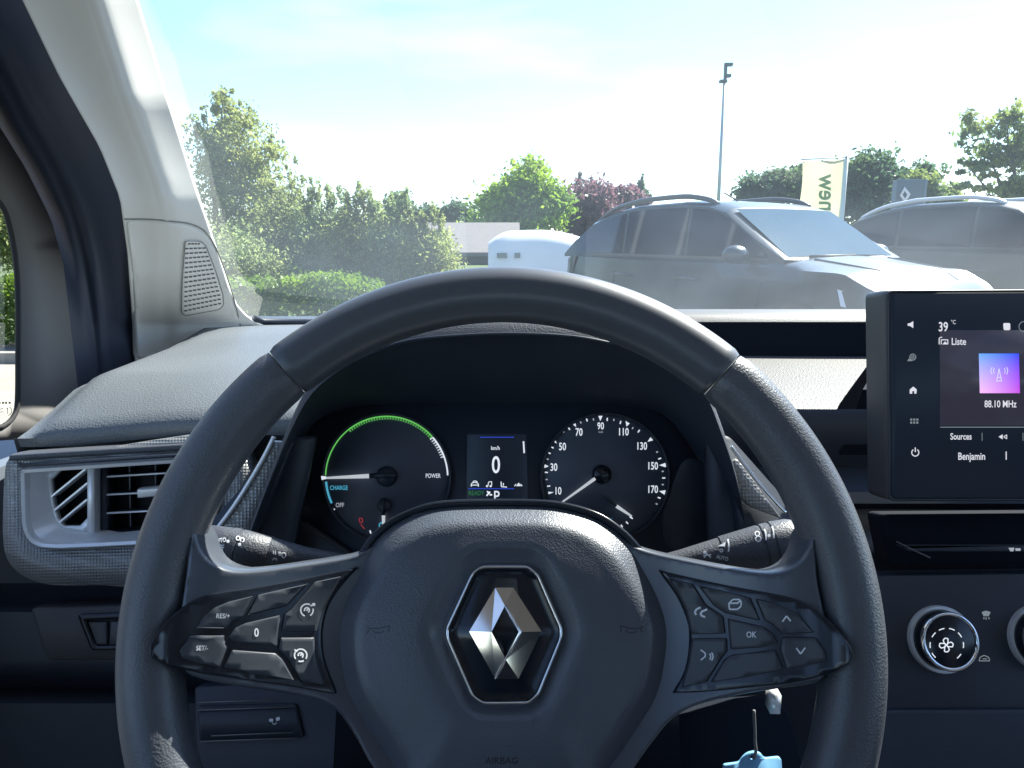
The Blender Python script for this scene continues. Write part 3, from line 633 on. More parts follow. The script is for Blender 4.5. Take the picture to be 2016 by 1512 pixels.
o = loftX(padprof, xs, 'dash_pad', dashm, D, sharp=60)
gask = MB().tube([P(500, 627, 1.045), P(520, 633, 1.06), P(600, 634, 1.07), P(700, 633, 1.08)], .0045, 8); gask.build('glass_gasket', plasticd, D)
# right side: far ledge, tray and face
def rprof(x): return [(1.14, -.108), (1.0, -.0935), (.957, -.0955), (.950, -.0985), (.944, -.104)]
loftX(rprof, [.10 + i * .06 for i in range(19)], 'far_ledge', M('ledge_skin', (.075, .078, .082), .5, bump=.5, bscale=500, dist=.0004), D)
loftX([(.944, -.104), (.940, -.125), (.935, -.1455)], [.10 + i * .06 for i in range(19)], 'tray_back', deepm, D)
xe = lambda y: .305 + (y - .70) * .60
rows = []
for (y, z) in [(.934, -.1455), (.86, -.147), (.78, -.150), (.70, -.1535), (.688, -.156)]:
    rows.append([(.10 + (xe(y) - .10) * i / 8, y, Z(z + .004 * (1 - i / 8) ** 2)) for i in range(9)])
MB().grid(rows).build('tray_floor', M('tray_skin', (.078, .077, .075), .55, bump=.8, bscale=550, bkind='voronoi', dist=.0005), D)
a0, b0 = xe(.70), xe(.934); zt_ = -.138
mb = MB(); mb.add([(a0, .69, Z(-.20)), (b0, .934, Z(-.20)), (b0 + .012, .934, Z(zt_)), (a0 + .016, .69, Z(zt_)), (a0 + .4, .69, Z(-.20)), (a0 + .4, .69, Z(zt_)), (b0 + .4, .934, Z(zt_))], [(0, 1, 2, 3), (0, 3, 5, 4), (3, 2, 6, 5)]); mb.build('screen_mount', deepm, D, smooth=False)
loftX([(.688, -.156), (.684, -.162), (.690, -.19), (.70, -.215), (.69, -.222), (.66, -.226), (.655, -.235), (.668, -.245), (.66, -.262), (.645, -.266), (.64, -.275), (.66, -.285), (.655, -.31)], [.05 + i * .05 for i in range(24)], 'dash_face', plasticd, D, sharp=50)
# ledges under the screen
sp = Plane(1880, 1080, .625, 16)
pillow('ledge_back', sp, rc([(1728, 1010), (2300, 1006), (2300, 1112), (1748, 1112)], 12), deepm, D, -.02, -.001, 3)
pillow('ledge_lip', sp, rc([(1762, 1072), (2300, 1070), (2300, 1086), (1790, 1086)], 6), plasticd, D, -.0015, .001, 3)
MB().tube([sp(x, y, .001) for x, y in spline([(1764, 1066), (1800, 1084), (1830, 1098)], 6, False)], .0007, 6).build('trim_line', M('dull_silver', (.16, .16, .17), .45, metal=.3), D)
marks('marking', sp, dimwhite, D, fills=[[(1983, 1078), (1995, 1078), (1993, 1085), (1987, 1085)], [(1997, 1079), (2007, 1079), (2007, 1084), (1997, 1084)]], dh=.0014)
# climate panel
cp = Plane(1870, 1270, .615, 22)
pillow('climate_panel', cp, rc([(1700, 1128), (2400, 1118), (2400, 1700), (1700, 1700)], 30), softm, D, -.03, 0, 8)
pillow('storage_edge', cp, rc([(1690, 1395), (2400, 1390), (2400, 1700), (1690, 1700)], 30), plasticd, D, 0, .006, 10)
def knob(px, py):
    c = cp(px, py); k = empty('climate_knob', c, D)
    MB().lathe(c, cp.w, [(-.002, .0262), (.003, .0262), (.0045, .0255), (.0045, .0235)], 48).build('knob_base', satin, k, sharp=40)
    MB().lathe(c, cp.w, [(.002, .0238), (.013, .0215), (.0145, .0210)], 48, cap=False).build('knob_skirt', gloss, k)
    MB().lathe(c, cp.w, [(.0125, .0205), (.0125, .0222), (.0145, .0226), (.0165, .0221), (.0170, .0212), (.0168, .0200), (.015, .0192)], 48, cap=False).build('knob_ring', chrome, k)
    MB().lathe(c, cp.w, [(.010, .0195), (.0155, .0195), (.0158, .0188), (.0158, .0001)], 40).build('knob_face', gloss, k, sharp=40)
    return k, c
k1, kc = knob(1850, 1258)
class Off:
    def __init__(s, pl, h): s.pl = pl; s.h = h
    def __call__(s, x, y, dh=0): return s.pl.at(x, y, s.h + dh)
kf = Off(cp, .0161); cx, cy = 1864, 1270
ln = [arc(cx, cy, 33, a, a + 20, 4) for a in (-52, -10, 28, 62, 98, 132, 170, 208)]
marks('dial_dash', kf, litwhite, k1, ln, width=2.0)
fan = []
for q in range(4):
    a = radians(90 * q + 20); R2 = lambda x, y, a=a: (cx - 1 + x * cos(a) - y * sin(a), cy + x * sin(a) + y * cos(a))
    fan.append([R2(0, 0), R2(2, -5), R2(7, -9), R2(12, -7), R2(13, -1), R2(7, 1), R2(2, 2)])
marks('fan_icon', kf, litwhite, k1, fan, width=2.2)
knob(2047, 1256)
marks('icon', cp, uidim, D, fills=[[(1932, 1205), (1941, 1202), (1950, 1205), (1946, 1213), (1936, 1213)]], lines=[[(1937, 1215), (1936, 1219)], [(1941, 1215), (1941, 1220)], [(1946, 1215), (1947, 1219)]], width=2)
marks('icon', cp, uidim, D, lines=[[(1927, 1301), (1929, 1294), (1937, 1290), (1946, 1294), (1948, 1301), (1927, 1301)], [(1934, 1297), (1943, 1297)]], width=1.8)

# left vent panel
vp = Plane(170, 1000, .595, 10, yaw=-4)
holeo = [(52, 923), (53, 985), (55, 1030), (61, 1050), (72, 1064), (90, 1072), (125, 1074), (196, 1071), (273, 1067), (425, 1058), (425, 900), (340, 904)]
outp = [(18, 903), (9, 940), (6, 1000), (6, 1060), (12, 1095), (28, 1120), (58, 1140), (105, 1152), (200, 1152), (470, 1142), (470, 870), (200, 884), (60, 898)]
plate('vent_surround', vp, spline(outp, 3), [offs(rc(holeo, 6), -3)], deco, D, -.03, .0)
pillow('upper_trim', vp, rc([(24, 892), (470, 864), (470, 882), (22, 908)], 5), plastic, D, -.02, .006, 4)
MB().tube([vp(x, y, .008) for x, y in ((50, 914), (200, 904), (340, 895), (470, 887))], .0016, 8).build('trim_line', softm, D)
V_ = empty('air_vent', vp(200, 1000), D)
hin = rc(holeo, 8)
ro = [(x, y) for x, y in hin]; r1 = offs(hin, 9)
mb = MB(); mb.grid([[vp(x, y, .0) for x, y in offs(hin, -4)], [vp(x, y, .006) for x, y in offs(hin, -3)], [vp(x, y, .008) for x, y in ro], [vp(x, y, .007) for x, y in offs(hin, 6)], [vp(x, y, .001) for x, y in offs(hin, 8)]], closed=True)
o = mb.build('bezel', satin, V_, sharp=45); fixn(o)
iner = [(78, 927), (84, 975), (90, 1015), (98, 1034), (110, 1043), (130, 1048), (196, 1050), (222, 1055), (262, 1051), (425, 1044), (425, 912), (340, 914)]
# funnel wall: same vertex count as the outer loop
hr = rc(iner, 8)
mb = MB(); mb.grid([[vp(x, y, .001) for x, y in offs(hin, 8)], [vp(x, y, -.013) for x, y in hr]], closed=True); o = mb.build('funnel', satin, V_, sharp=60); fixn(o)
plate('vent_back', vp, hr, [], gapm, V_, -.040, -.032)
mb = MB(); mb.grid([[vp(x, y, -.013) for x, y in hr], [vp(x, y, -.033) for x, y in hr]], closed=True); mb.build('vent_throat', plasticd, V_)
pillow('divider', vp, [(168, 919), (184, 918), (184, 1051), (168, 1052)], satin, V_, -.02, -.002, 1.5)
plate('divider_side', vp, [(185, 918), (197, 917), (198, 1048), (185, 1050)], [], softm, V_, -.03, -.011)
sf = offs(spline([(78, 927), (108, 925), (165, 921), (167, 985), (166, 1048), (120, 1047), (100, 1034), (89, 1005), (82, 965)], 3), 0)
si = [(86, 948), (106, 928), (160, 924), (161, 985), (160, 1024), (144, 1041), (112, 1041), (100, 1026), (91, 995)]
plate('side_vent_frame', vp, sf, [si], satin, V_, -.016, -.010)
for a, b in (((90, 981), (158, 926)), ((95, 1009), (162, 954)), ((105, 1033), (161, 987))):
    A, Bq = vp(*a, -.014), vp(*b, -.014); MB().box((A + Bq) / 2, ((A - Bq).length, .0014, .012), ((Bq - A).normalized(), (Bq - A).normalized().cross(vp.w), vp.w)).build('slat', satin, V_, smooth=False)
for ya, yb in ((942, 928), (978, 966), (1015, 1003)):
    A, Bq = vp(199, ya, -.018), vp(425, yb, -.018); MB().box((A + Bq) / 2, ((A - Bq).length, .0016, .016), ((Bq - A).normalized(), (Bq - A).normalized().cross(vp.w), vp.w)).build('slat', softm, V_, smooth=False)
    MB().tube([A + vp.w * .008, Bq + vp.w * .008], .0008, 6).build('slat_edge', satin, V_)
for xx in (232, 285): MB().box(vp(xx, 985, -.027), (.001, .05, .01), (vp.u, vp.v, vp.w)).build('blade', softm, V_, smooth=False)
pillow('slider_tab', vp, rc([(266, 963), (330, 957), (330, 976), (267, 983)], 4), satin, V_, -.012, -.001, 4)
# lower dash left
def drow(tab, xs_, name, mat, **k):
    rows = [[P(x, y, d) for x in xs_] for y, d in tab]; return MB().grid(rows).build(name, mat, D, **k)
drow([(1148, .612), (1160, .622), (1185, .628), (1196, .618), (1205, .607), (1300, .600), (1322, .604), (1335, .620), (1355, .632), (1372, .612), (1385, .600), (1400, .600), (1560, .60), (1800, .60)], [-80, -20, 30, 58, 64, 80, 200, 420, 620, 800], 'lower_panel', plasticd, sharp=50)
lp = Plane(220, 1250, .600, 18)
pillow('lower_fascia', lp, rc([(58, 1194), (440, 1180), (440, 1300), (92, 1302)], 14), M('fascia_plastic', (.045, .047, .055), .55, bump=.4, bscale=900, bkind='voronoi', dist=.0004), D, -.02, .002, 6)
plate('switch_frame', lp, rc([(160, 1207), (330, 1200), (330, 1274), (188, 1277)], 8), [rc([(176, 1219), (322, 1214), (322, 1266), (196, 1269)], 5)], gloss, D, .0, .006)
for a, b in (((180, 1222), (218, 1221)), ((224, 1221), (318, 1217))):
    pillow('switch_blank', lp, rc([a, b, (b[0], 1266), (a[0] + (17 if a[0] < 200 else -3), 1267)], 3), buttonm, D, 0, .0055, 2)
kp = Plane(520, 1420, .575, 25)
pillow('knee_panel', kp, rc([(380, 1350), (760, 1330), (760, 1640), (380, 1640)], 10), plasticd, D, -.02, 0, 5)
plate('fuse_cover', kp, rc([(392, 1388), (585, 1384), (600, 1450), (396, 1458)], 6), [], plasticd, D, 0, .003)
dl = M('edge_line', (.20, .20, .21), .5, metal=.2)
for a, b in (((392, 1382), (545, 1376)), ((392, 1397), (585, 1390)), ((420, 1447), (580, 1440)), ((398, 1458), (592, 1451))):
    MB().tube([kp(*a, .0035), kp(*b, .0035)], .0005, 5).build('edge_line', dl, D)
marks('icon', kp, whitep, D, fills=[rc([(533, 1413), (541, 1413), (541, 1419), (533, 1419)], 2), rc([(546, 1411), (554, 1409), (554, 1416), (547, 1418)], 2)], lines=[arc(543, 1420, 4, 180, 360, 6)], width=1.5, dh=.004)

# ------------------------------------------------------------ instrument cluster
K = empty('instrument_cluster', P(978, 930, .58)); tag(K, 'hooded instrument cluster with two dials and central display behind the wheel', 'instrument cluster')
cl = Plane(978, 930, .58, 18)
arch_o = spline([(480, 1090), (512, 1000), (545, 915), (575, 845), (615, 775), (680, 722), (760, 685), (860, 665), (1000, 659), (1130, 664), (1240, 682), (1320, 715), (1385, 775), (1418, 850), (1445, 930), (1462, 1010), (1470, 1095)], 4, False)
arch_i = spline([(512, 1085), (535, 1010), (562, 930), (590, 880), (625, 830), (690, 803), (770, 797), (860, 795), (1000, 795), (1130, 795), (1230, 797), (1300, 815), (1345, 860), (1385, 920), (1410, 965), (1430, 1010), (1440, 1085)], 4, False)
hs_ = Plane(985, 760, .505, 8)
rows = [[hs_(x, y) + Vector((0, .03, .004)) for x, y in arch_o], [hs_(x, y) + hs_.w * .002 for x, y in arch_o]]
m_ = len(arch_o)
for t in (.02, .25, .5, .75, 1.0):
    rows.append([hs_(x, y - 0) .lerp(cl(*arch_i[i], .003), t) for i, (x, y) in enumerate(arch_o)])
MB().grid(rows).build('hood_lining', plasticd, K)
top = arch_o
ho = []
for dz, dy, sc in ((0, 0, 0), (.006, .004, 0), (.012, .014, 0), (.016, .035, 0), (.017, .08, 0), (.006, .16, 0), (-.01, .25, 0), (-.03, .32, 0)):
    ho.append([hs_(x, y) + Vector((0, dy, dz)) for x, y in top])
MB().grid(ho).build('hood', plastic, K)
MB().tube([hs_(x, y) + hs_.w * .001 for x, y in spline([(735, 690), (800, 672), (870, 663), (1000, 657), (1130, 663), (1220, 680)], 6, False)], .0012, 6).build('hood_lip', softm, K)
plate('face_panel', cl, arch_i + [(1430, 1180), (515, 1180)], [], plasticd, K, -.004, 0)
# outer cheeks
pillow('cheek', cl, rc([(505, 1088), (560, 1000), (640, 1048), (700, 1090), (690, 1120), (505, 1120)], 20), softm, K, 0, .006, 12)
pillow('cheek', cl, rc([(1345, 900), (1385, 905), (1440, 1020), (1448, 1060), (1310, 1085), (1300, 1010)], 25), softm, K, -.001, .0012, 16)
def dial(cx, cy, rx, name):
    d = empty(name, cl(cx, cy), K)
    pillow('dial_face', cl, arc(cx, cy, rx, 0, 352, 44), facem, d, -.002, .0012, 1)
    mb = MB(); R_ = []
    for dr, dh in ((4, .0), (4, .003), (1, .0045), (-2, .003), (-3, .001)):
        R_.append([cl(x, y, dh) for x, y in arc(cx, cy, rx + dr, 0, 354, 59)])
    mb.grid(R_, closed=True).build('dial_ring', softm, d); return d
d1 = dial(762, 940, 124, 'power_gauge'); d2 = dial(1191, 940, 124, 'speedometer')
hd_ = .0016
marks('green_arc', cl, litgreen, d1, [arc(762, 940, 121, 178, 42, 50)], width=4.0, dh=hd_)
marks('white_arc', cl, litwhite, d1, [arc(762, 940, 120, 41, 2, 18)], width=3.4, dh=hd_)
marks('blue_arc', cl, litblue, d1, [arc(762, 940, 120, 184, 205, 8)], width=5.5, dh=hd_)
marks('arc_tick', cl, litgreen, d1, [[(762 + r1_ * cos(radians(a)), 940 - r1_ * sin(radians(a))) for r1_ in (114, 120)] for a in np.arange(128, 42, -2.6)], width=2.0, dh=hd_ + .0002)
marks('arc_tick', cl, litwhite, d1, [[(762 + r1_ * cos(radians(a)), 940 - r1_ * sin(radians(a))) for r1_ in (113, 120)] for a in np.arange(41, 18, -2.6)], width=1.8, dh=hd_ + .0002)
txt('lettering', 'CHARGE', cl, 668, 960, 8.5, litblue, d1, hd_, .74, bold=.012)
txt('lettering', 'OFF', cl, 670, 994, 8.5, dimwhite, d1, hd_, .78, bold=.012)
txt('lettering', 'POWER', cl, 853, 936.5, 8.5, litwhite, d1, hd_, .70)
marks('tick', cl, litwhite, d1, [[(655, 1005), (660, 1002)], [(731, 1050), (729, 1044)], [(743, 1052), (742, 1048)], [(757, 1050), (757, 1045)]], width=2.6, dh=hd_)
marks('fuel_mark', cl, litred, d1, [[(708, 1020), (714, 1020), (715, 1028), (709, 1028), (708, 1020)], [(711, 1031), (714, 1036), (719, 1041)]], width=1.8, dh=hd_)
marks('fuel_icon', cl, litblue, d1, [arc(752, 1034, 5, 0, 360, 10), [(758, 1030), (764, 1034), (763, 1040)]], width=2.0, dh=hd_)
def needle(d, p0, p1, w0, w1, mat, nm='needle', h=.006, hb=.004):
    a = Vector(p0); b = Vector(p1); t = (b - a).normalized(); n = Vector((-t.y, t.x))
    pillow(nm, cl, [tuple(a - n * w0 / 2), tuple(b - n * w1 / 2), tuple(b + n * w1 / 2), tuple(a + n * w0 / 2)], mat, d, hb, h, .8, 2)
MB().lathe(cl(762, 938, .001), cl.w, [(0, .0078), (.004, .0075), (.0058, .0062), (.0062, .0001)], 28).build('needle_cap', softm, d1)
needle(d1, (782, 936), (730, 937), 11, 10, softm, 'needle_arm', .0085); needle(d1, (734, 937), (645, 941), 9, 4, needlem)
marks('needle_tip', cl, litwhite, d1, fills=[[(636, 937), (646, 938), (646, 943), (637, 945)]], dh=.006)
MB().lathe(cl(757, 995, .001), cl.w, [(0, .0052), (.003, .005), (.0045, .004), (.0048, .0001)], 24).build('needle_cap', plastic, d1)
needle(d1, (757, 980), (757, 1014), 7, 7, softm, 'needle_arm', .008); needle(d1, (757, 1012), (757, 1046), 6.5, 4, needlem)
# speedometer
def tri(a, r0, r1_, w_): 
    c, s = cos(radians(a)), sin(radians(a)); n = (s, c); X0, Y0 = 1191, 943
    return [(X0 + r1_ * c - w_ * n[0], Y0 - r1_ * s - w_ * n[1]), (X0 + r1_ * c + w_ * n[0], Y0 - r1_ * s + w_ * n[1]), (X0 + r0 * c, Y0 - r0 * s)]
nums = [('10', 1098, 966), ('30', 1090, 919.5), ('50', 1107, 879), ('70', 1139.5, 850.5), ('90', 1182, 838.5), ('110', 1226.5, 850), ('130', 1262.5, 878), ('150', 1284, 917), ('170', 1284, 963)]
tips = [((1080, 973), (1079, 968), (1090, 969)), ((1070, 913), (1070, 922), (1080, 918)), ((1086, 869), (1092, 864), (1096, 873)), ((1125, 834), (1132, 830), (1134, 841)), ((1177, 818), (1186, 818), (1181.5, 829)),
        ((1231, 829), (1239, 834), (1233, 840)), ((1274, 870), (1280, 861), (1285, 867)), ((1310, 911), (1310, 920), (1297, 916)), ((1310, 965), (1309, 975), (1297, 967))]
for (s, x, y), tp in zip(nums, tips):
    txt('numeral', s, cl, x, y, 14.5 if s != '90' else 13.5, litwhite, d2, hd_, .70, bold=.012)
    marks('pointer_mark', cl, litwhite, d2, fills=[tp], dh=hd_)
tk = [(1081, 892), (1078, 904), (1075.5, 930), (1076, 944), (1080, 957), (1109, 850), (1120, 844), (1143, 832), (1155, 827), (1168, 826), (1195, 826), (1208, 827), (1221, 832), (1245, 843), (1257, 849), (1293, 890), (1298, 903), (1304, 928), (1306, 941), (1304, 954), (1297, 980), (1292, 992), (1087, 881)]
for i, (x, y) in enumerate(tk):
    dx, dy = x - 1191, y - 943; l = sqrt(dx * dx + dy * dy); dx, dy = dx / l, dy / l; q = 3 if i % 2 == 0 else 2
    marks('tick', cl, dimwhite if i % 2 else litwhite, d2, [[(x - dx * q, y - dy * q), (x + dx * q, y + dy * q)]], width=2.4, dh=hd_)
txt('lettering', 'km/h', cl, 1182.5, 850.5, 4.2, dimwhite, d2, hd_, .75)
needle(d2, (1172, 941), (1098, 994), 6.5, 2.6, needlem)
MB().lathe(cl(1184, 934, .001), cl.w, [(0, .0072), (.004, .007), (.0055, .0058), (.006, .0001)], 28).build('needle_cap', gloss, d2)
needle(d2, (1182, 976), (1212, 996), 3.4, 5, plastic, 'needle_arm'); needle(d2, (1212, 996), (1242, 1016), 7, 3.4, needlem)
marks('tick', cl, litwhite, d2, [[(1239, 1017), (1245, 1021)], [(1222, 1033), (1225, 1038)], [(1232, 1027), (1236, 1031)]], width=2.4, dh=hd_)
txt('lettering', 'kW', cl, 1198.5, 1023, 7, litblue, d2, hd_, .8)
# central display
cd = empty('display', cl(978, 930), K)
pillow('display_glass', cl, rc([(919, 853), (1037, 853), (1040, 990), (918, 990)], 4), screenm, cd, -.002, .001, .8)
txt('lettering', 'km/h', cl, 975.5, 882, 7.6, litwhite, cd, hd_, .80, bold=.012)
txt('digit', '0', cl, 976.5, 914.5, 33, litwhite, cd, hd_, .74, bold=.012)
txt('lettering', 'P', cl, 977.5, 976.5, 21, litwhite, cd, hd_, .80, bold=.01)
txt('lettering', 'READY', cl, 938, 970.5, 9, darkgreen, cd, hd_, .78)
marks('bar', cl, litwhite, cd, [[(1030.5, 869), (1032, 892)]], width=3, dh=hd_)
marks('rule', cl, lineblue, cd, [[(945, 861), (1012, 861)], [(922, 962), (1012, 962)]], width=1.6, dh=hd_)
marks('car_icon', cl, litwhite, cd, [[(928, 958), (928, 953), (931, 950), (939, 950), (942, 953), (942, 958)], [(931, 950), (933, 947), (938, 947), (940, 950)], [(928, 955), (942, 955)]], width=1.7, dh=hd_)
marks('note_icon', cl, litwhite, cd, [[(961, 956), (962, 949), (968, 948), (968, 956)]], [rc([(957, 955), (961, 955), (961, 959), (957, 959)], 1.5), rc([(964, 955), (968, 955), (968, 959), (964, 959)], 1.5)], width=1.6, dh=hd_)
marks('chart_icon', cl, litwhite, cd, [[(986.5, 948), (987, 958), (998, 959)], [(991, 956), (991, 951)]], width=1.9, dh=hd_)
marks('road_icon', cl, litwhite, cd, [[(1013, 957), (1016, 953)], [(1028, 957), (1025, 953)]], [[(1016, 957), (1021, 950), (1026, 957)]], width=1.7, dh=hd_)
marks('warning_icon', cl, litwhite, cd, [[(958, 976), (965, 968)], [(959, 967), (964, 972)], [(964, 974), (969, 974)]], width=3, dh=hd_)
# textured strips either side of the hood
def cheeks(): return None
tp_ = Plane(500, 980, .535, 12, yaw=-8)
pillow('textured_strip', tp_, rc([(531, 868), (568, 870), (486, 1062), (424, 1048), (455, 1005), (490, 945)], 4), deco, K, -.01, 0, 2)
MB().tube([tp_(x, y, .001) for x, y in spline([(540, 860), (520, 900), (492, 948), (462, 995), (430, 1038), (418, 1050)], 5, False)], .0016, 8).build('trim_line', satin, K)
pillow('strip_edge', tp_, rc([(568, 866), (582, 868), (500, 1072), (484, 1066)], 3), softm, K, -.01, .002, 2)
tq = Plane(1490, 960, .535, 14, yaw=4)
pillow('textured_strip', tq, rc([(1428, 914), (1450, 902), (1470, 925), (1505, 975), (1540, 1022), (1480, 1000), (1455, 980)], 4), M('dimpled_trim_right', (.30, .30, .30), .30, bump=1.0, bscale=430, bkind='weave', dist=.0009, metal=.4), K, -.01, .001, 2)
MB().tube([tq(x, y, .004) for x, y in spline([(1436, 878), (1452, 900), (1475, 930), (1510, 972), (1545, 1010)], 5, False)], .0013, 8).build('trim_line', chrome, K)
plate('trim_back', tq, rc([(1395, 850), (1440, 860), (1600, 1040), (1580, 1120), (1400, 1120)], 10), [], plasticd, K, -.02, -.006)
plate('trim_back', tp_, rc([(380, 1150), (395, 1050), (560, 860), (620, 860), (560, 1150)], 10), [], plasticd, K, -.02, -.006)

# ------------------------------------------------------------ touchscreen
sc = Plane(1870, 780, .60, 9)
SC = empty('touchscreen', sc(1950, 988)); tag(SC, 'upright touchscreen on the dashboard showing the radio page', 'touchscreen')
so_ = rc([(1741, 569), (2245, 566), (2245, 988), (1746, 988)], 14, 6)
pillow('casing', sc, so_, M('screen_casing', (.05, .052, .058), .42, bump=.15, bscale=700, dist=.0003), SC, -.032, 0, 5)
MB().tube([sc(x, y, .0) for x, y in (rc([(1747, 574), (2240, 571), (2240, 984), (1750, 984)], 12, 6))] + [sc(1747, 590, 0)], .0010, 6, cap=False).build('rim_line', softm, SC)
gs = rc([(1752, 578), (2236, 576), (2236, 979), (1755, 979)], 9, 5)
pillow('screen', sc, gs, screenm, SC, -.002, .001, 1)
U = Off(sc, .0012); UI = empty('screen_content', sc(1900, 780), SC)
pillow('content_panel', U, [(1850, 650), (2200, 650), (2200, 838), (1850, 838)], uipanel, UI, -.0001, .0002, 0)
mgrad = bpy.data.materials.new('radio_art'); mgrad.use_nodes = True; t = mgrad.node_tree; b = t.nodes['Principled BSDF']; b.inputs['Base Color'].default_value = (.02, .02, .05, 1)
tcn = t.nodes.new('ShaderNodeTexCoord'); sx_ = t.nodes.new('ShaderNodeSeparateXYZ'); t.links.new(tcn.outputs['Generated'], sx_.inputs[0])
mA = t.nodes.new('ShaderNodeMixRGB'); mA.inputs[1].default_value = (.72, .40, .75, 1); mA.inputs[2].default_value = (.42, .05, .55, 1); mB_ = t.nodes.new('ShaderNodeMixRGB'); mB_.inputs[1].default_value = (.10, .30, .80, 1); mB_.inputs[2].default_value = (.01, .03, .85, 1); mC = t.nodes.new('ShaderNodeMixRGB')
t.links.new(sx_.outputs[0], mA.inputs[0]); t.links.new(sx_.outputs[0], mB_.inputs[0]); t.links.new(sx_.outputs[2], mC.inputs[0]); t.links.new(mA.outputs[0], mC.inputs[1]); t.links.new(mB_.outputs[0], mC.inputs[2]); t.links.new(mC.outputs[0], b.inputs['Emission Color']); b.inputs['Emission Strength'].default_value = .36
marks('radio_tile', U, mgrad, UI, fills=[[(1927, 696), (2006, 696), (2008, 774), (1929, 774)]], dh=.0005)
uiw = lambda *a, **k: marks(*a, **k)
marks('antenna_icon', U, uiwhite, UI, [[(1962, 751), (1967, 726), (1972, 751)], [(1964, 743), (1970, 743)], [(1963, 750), (1971, 750)], arc(1964, 730, 8, 140, 220, 6), arc(1962, 730, 11, 140, 220, 6), arc(1971, 730, 8, -40, 40, 6), arc(1973, 730, 11, -40, 40, 6)], width=1.5, dh=.0008)
txt('lettering', '88.10 MHz', U, 1969.5, 795, 13.5, uiwhite, UI, .0005, .74, bold=.014)
txt('lettering', '39', U, 1857, 643, 18, uiwhite, UI, .0004, .76, bold=.014)
txt('lettering', '°C', U, 1877, 634, 8, uiwhite, UI, .0004, .8)
txt('lettering', 'Liste', U, 1887.5, 672, 13.5, uiwhite, UI, .0005, .80, bold=.014)
txt('lettering', 'Sources', U, 1892, 859, 12.5, uiwhite, UI, .0004, .74, bold=.014)
txt('lettering', 'Benjamin', U, 1913, 898, 14, uiwhite, UI, .0004, .74, bold=.014)
marks('bar', U, uiwhite, UI, [[(1981, 889), (1981, 905)]], width=2, dh=.0004)
marks('list_icon', U, uiwhite, UI, [[(1849, 678), (1849, 666), (1852, 664), (1855, 664)], [(1853, 678), (1853, 669), (1866, 669), (1866, 678)]], [[(1855, 678), (1861, 672), (1866, 678)]], width=1.8, dh=.0005)
marks('volume_icon', U, uiwhite, UI, fills=[[(1787, 637), (1792, 636), (1798, 632), (1798, 646), (1792, 642), (1787, 641)]], dh=.0004)
marks('profile_icon', U, uidim, UI, [arc(1797, 703, 6, 0, 360, 12), arc(1797, 703, 2.5, 0, 360, 8)], [[(1786, 711), (1789, 706), (1794, 706), (1796, 711)]], width=2, dh=.0004)
marks('home_icon', U, uiwhite, UI, fills=[[(1791, 767), (1798, 761), (1805, 767), (1804, 775), (1800, 775), (1800, 770), (1796, 770), (1796, 775), (1791, 775)]], dh=.0004)
marks('grid_icon', U, uidim, UI, fills=[[(x, y), (x + 4, y), (x + 4, y + 4), (x, y + 4)] for x in (1792, 1798, 1804) for y in (824, 830)], dh=.0004)
marks('power_icon', U, uiwhite, UI, [arc(1802, 891, 7, 125, 415, 16), [(1802, 881), (1802, 890)]], width=2.0, dh=.0004)
marks('stop_icon', U, uiwhite, UI, fills=[rc([(1975, 636), (1989, 636), (1989, 650), (1976, 650)], 3)], dh=.0004)
marks('ring_icon', U, uidim, UI, [arc(2016, 643, 10, 0, 360, 20)], width=1.5, dh=.0004)
marks('rule', U, uidim, UI, [[(1851, 841), (2200, 841)]], width=1.6, dh=.0004); marks('rule', U, uidim, UI, [[(1933.5, 852), (1933.5, 868)], [(2014, 852), (2014, 868)]], width=1.2, dh=.0004)
marks('rewind_icon', U, uiwhite, UI, [[(1982, 856), (1976, 860), (1982, 864), (1982, 856)]], [[(1966, 860), (1974, 855), (1974, 865)]], width=1.5, dh=.0004)

# ------------------------------------------------------------ left pillar, seal and door
pL = [(-80, 5), (0, 48), (150, 120), (290, 200), (390, 240), (500, 255), (600, 262), (720, 270)]
pRd = [(-80, 158), (0, 185), (200, 250), (360, 310), (440, 330), (600, 330), (720, 328)]
pE = [(-80, 245), (0, 271), (200, 332), (400, 396), (500, 430), (560, 449), (600, 466), (622, 486), (640, 512), (720, 540)]
dE = [(-80, .575), (0, .604), (200, .68), (400, .80), (540, .93), (636, 1.05), (720, 1.08)]
def pdepth(x, y):
    l, r, e = interp(pL, y), interp(pRd, y), interp(pE, y); d = interp(dE, y)
    if x > r: f = (x - r) / (e - r); v = .925 + .075 * f
    else: f = (r - x) / (r - l); v = .925 - .005 * f - .03 * f * f
    k = (x - r) / 14.0; v -= .0  # crease rounded below
    rr = math.exp(-k * k) * .006; return d * (v + rr)
ps = DSurf(pdepth)
PT = empty('pillar_trim', P(330, 690, .98)); tag(PT, 'light grey windscreen pillar trim with a speaker grille at its foot', 'pillar trim')
rows = []
for y in list(range(-80, 721, 20)):
    l, r, e = interp(pL, y), interp(pRd, y), interp(pE, y)
    xs_ = [l - 4] + [l + (r - 22 - l) * i / 6 for i in range(7)] + [r - 14, r - 7, r, r + 7, r + 14] + [r + 22 + (e - 5 - r - 22) * i / 6 for i in range(7)] + [e - 2]
    row = [ps(x, y) for x in xs_]; row.append(P(e, y, pdepth(e, y) * 1.006)); row.append(P(e + 1, y, pdepth(e, y) * 1.09)); rows.append([P(l - 4, y, pdepth(l, y) * 1.03)] + row)
MB().grid(rows).build('cover', beige, PT)
sp_ = [(247, 433), (290, 433), (335, 437), (375, 443), (402, 458), (422, 488), (440, 535), (458, 590), (470, 640), (474, 700), (268, 706), (264, 600), (258, 520)]
pillow('speaker_panel', ps, rc(sp_, 10, 4), beige, PT, -.004, .0016, 3, 3, step=7, sharp=None)
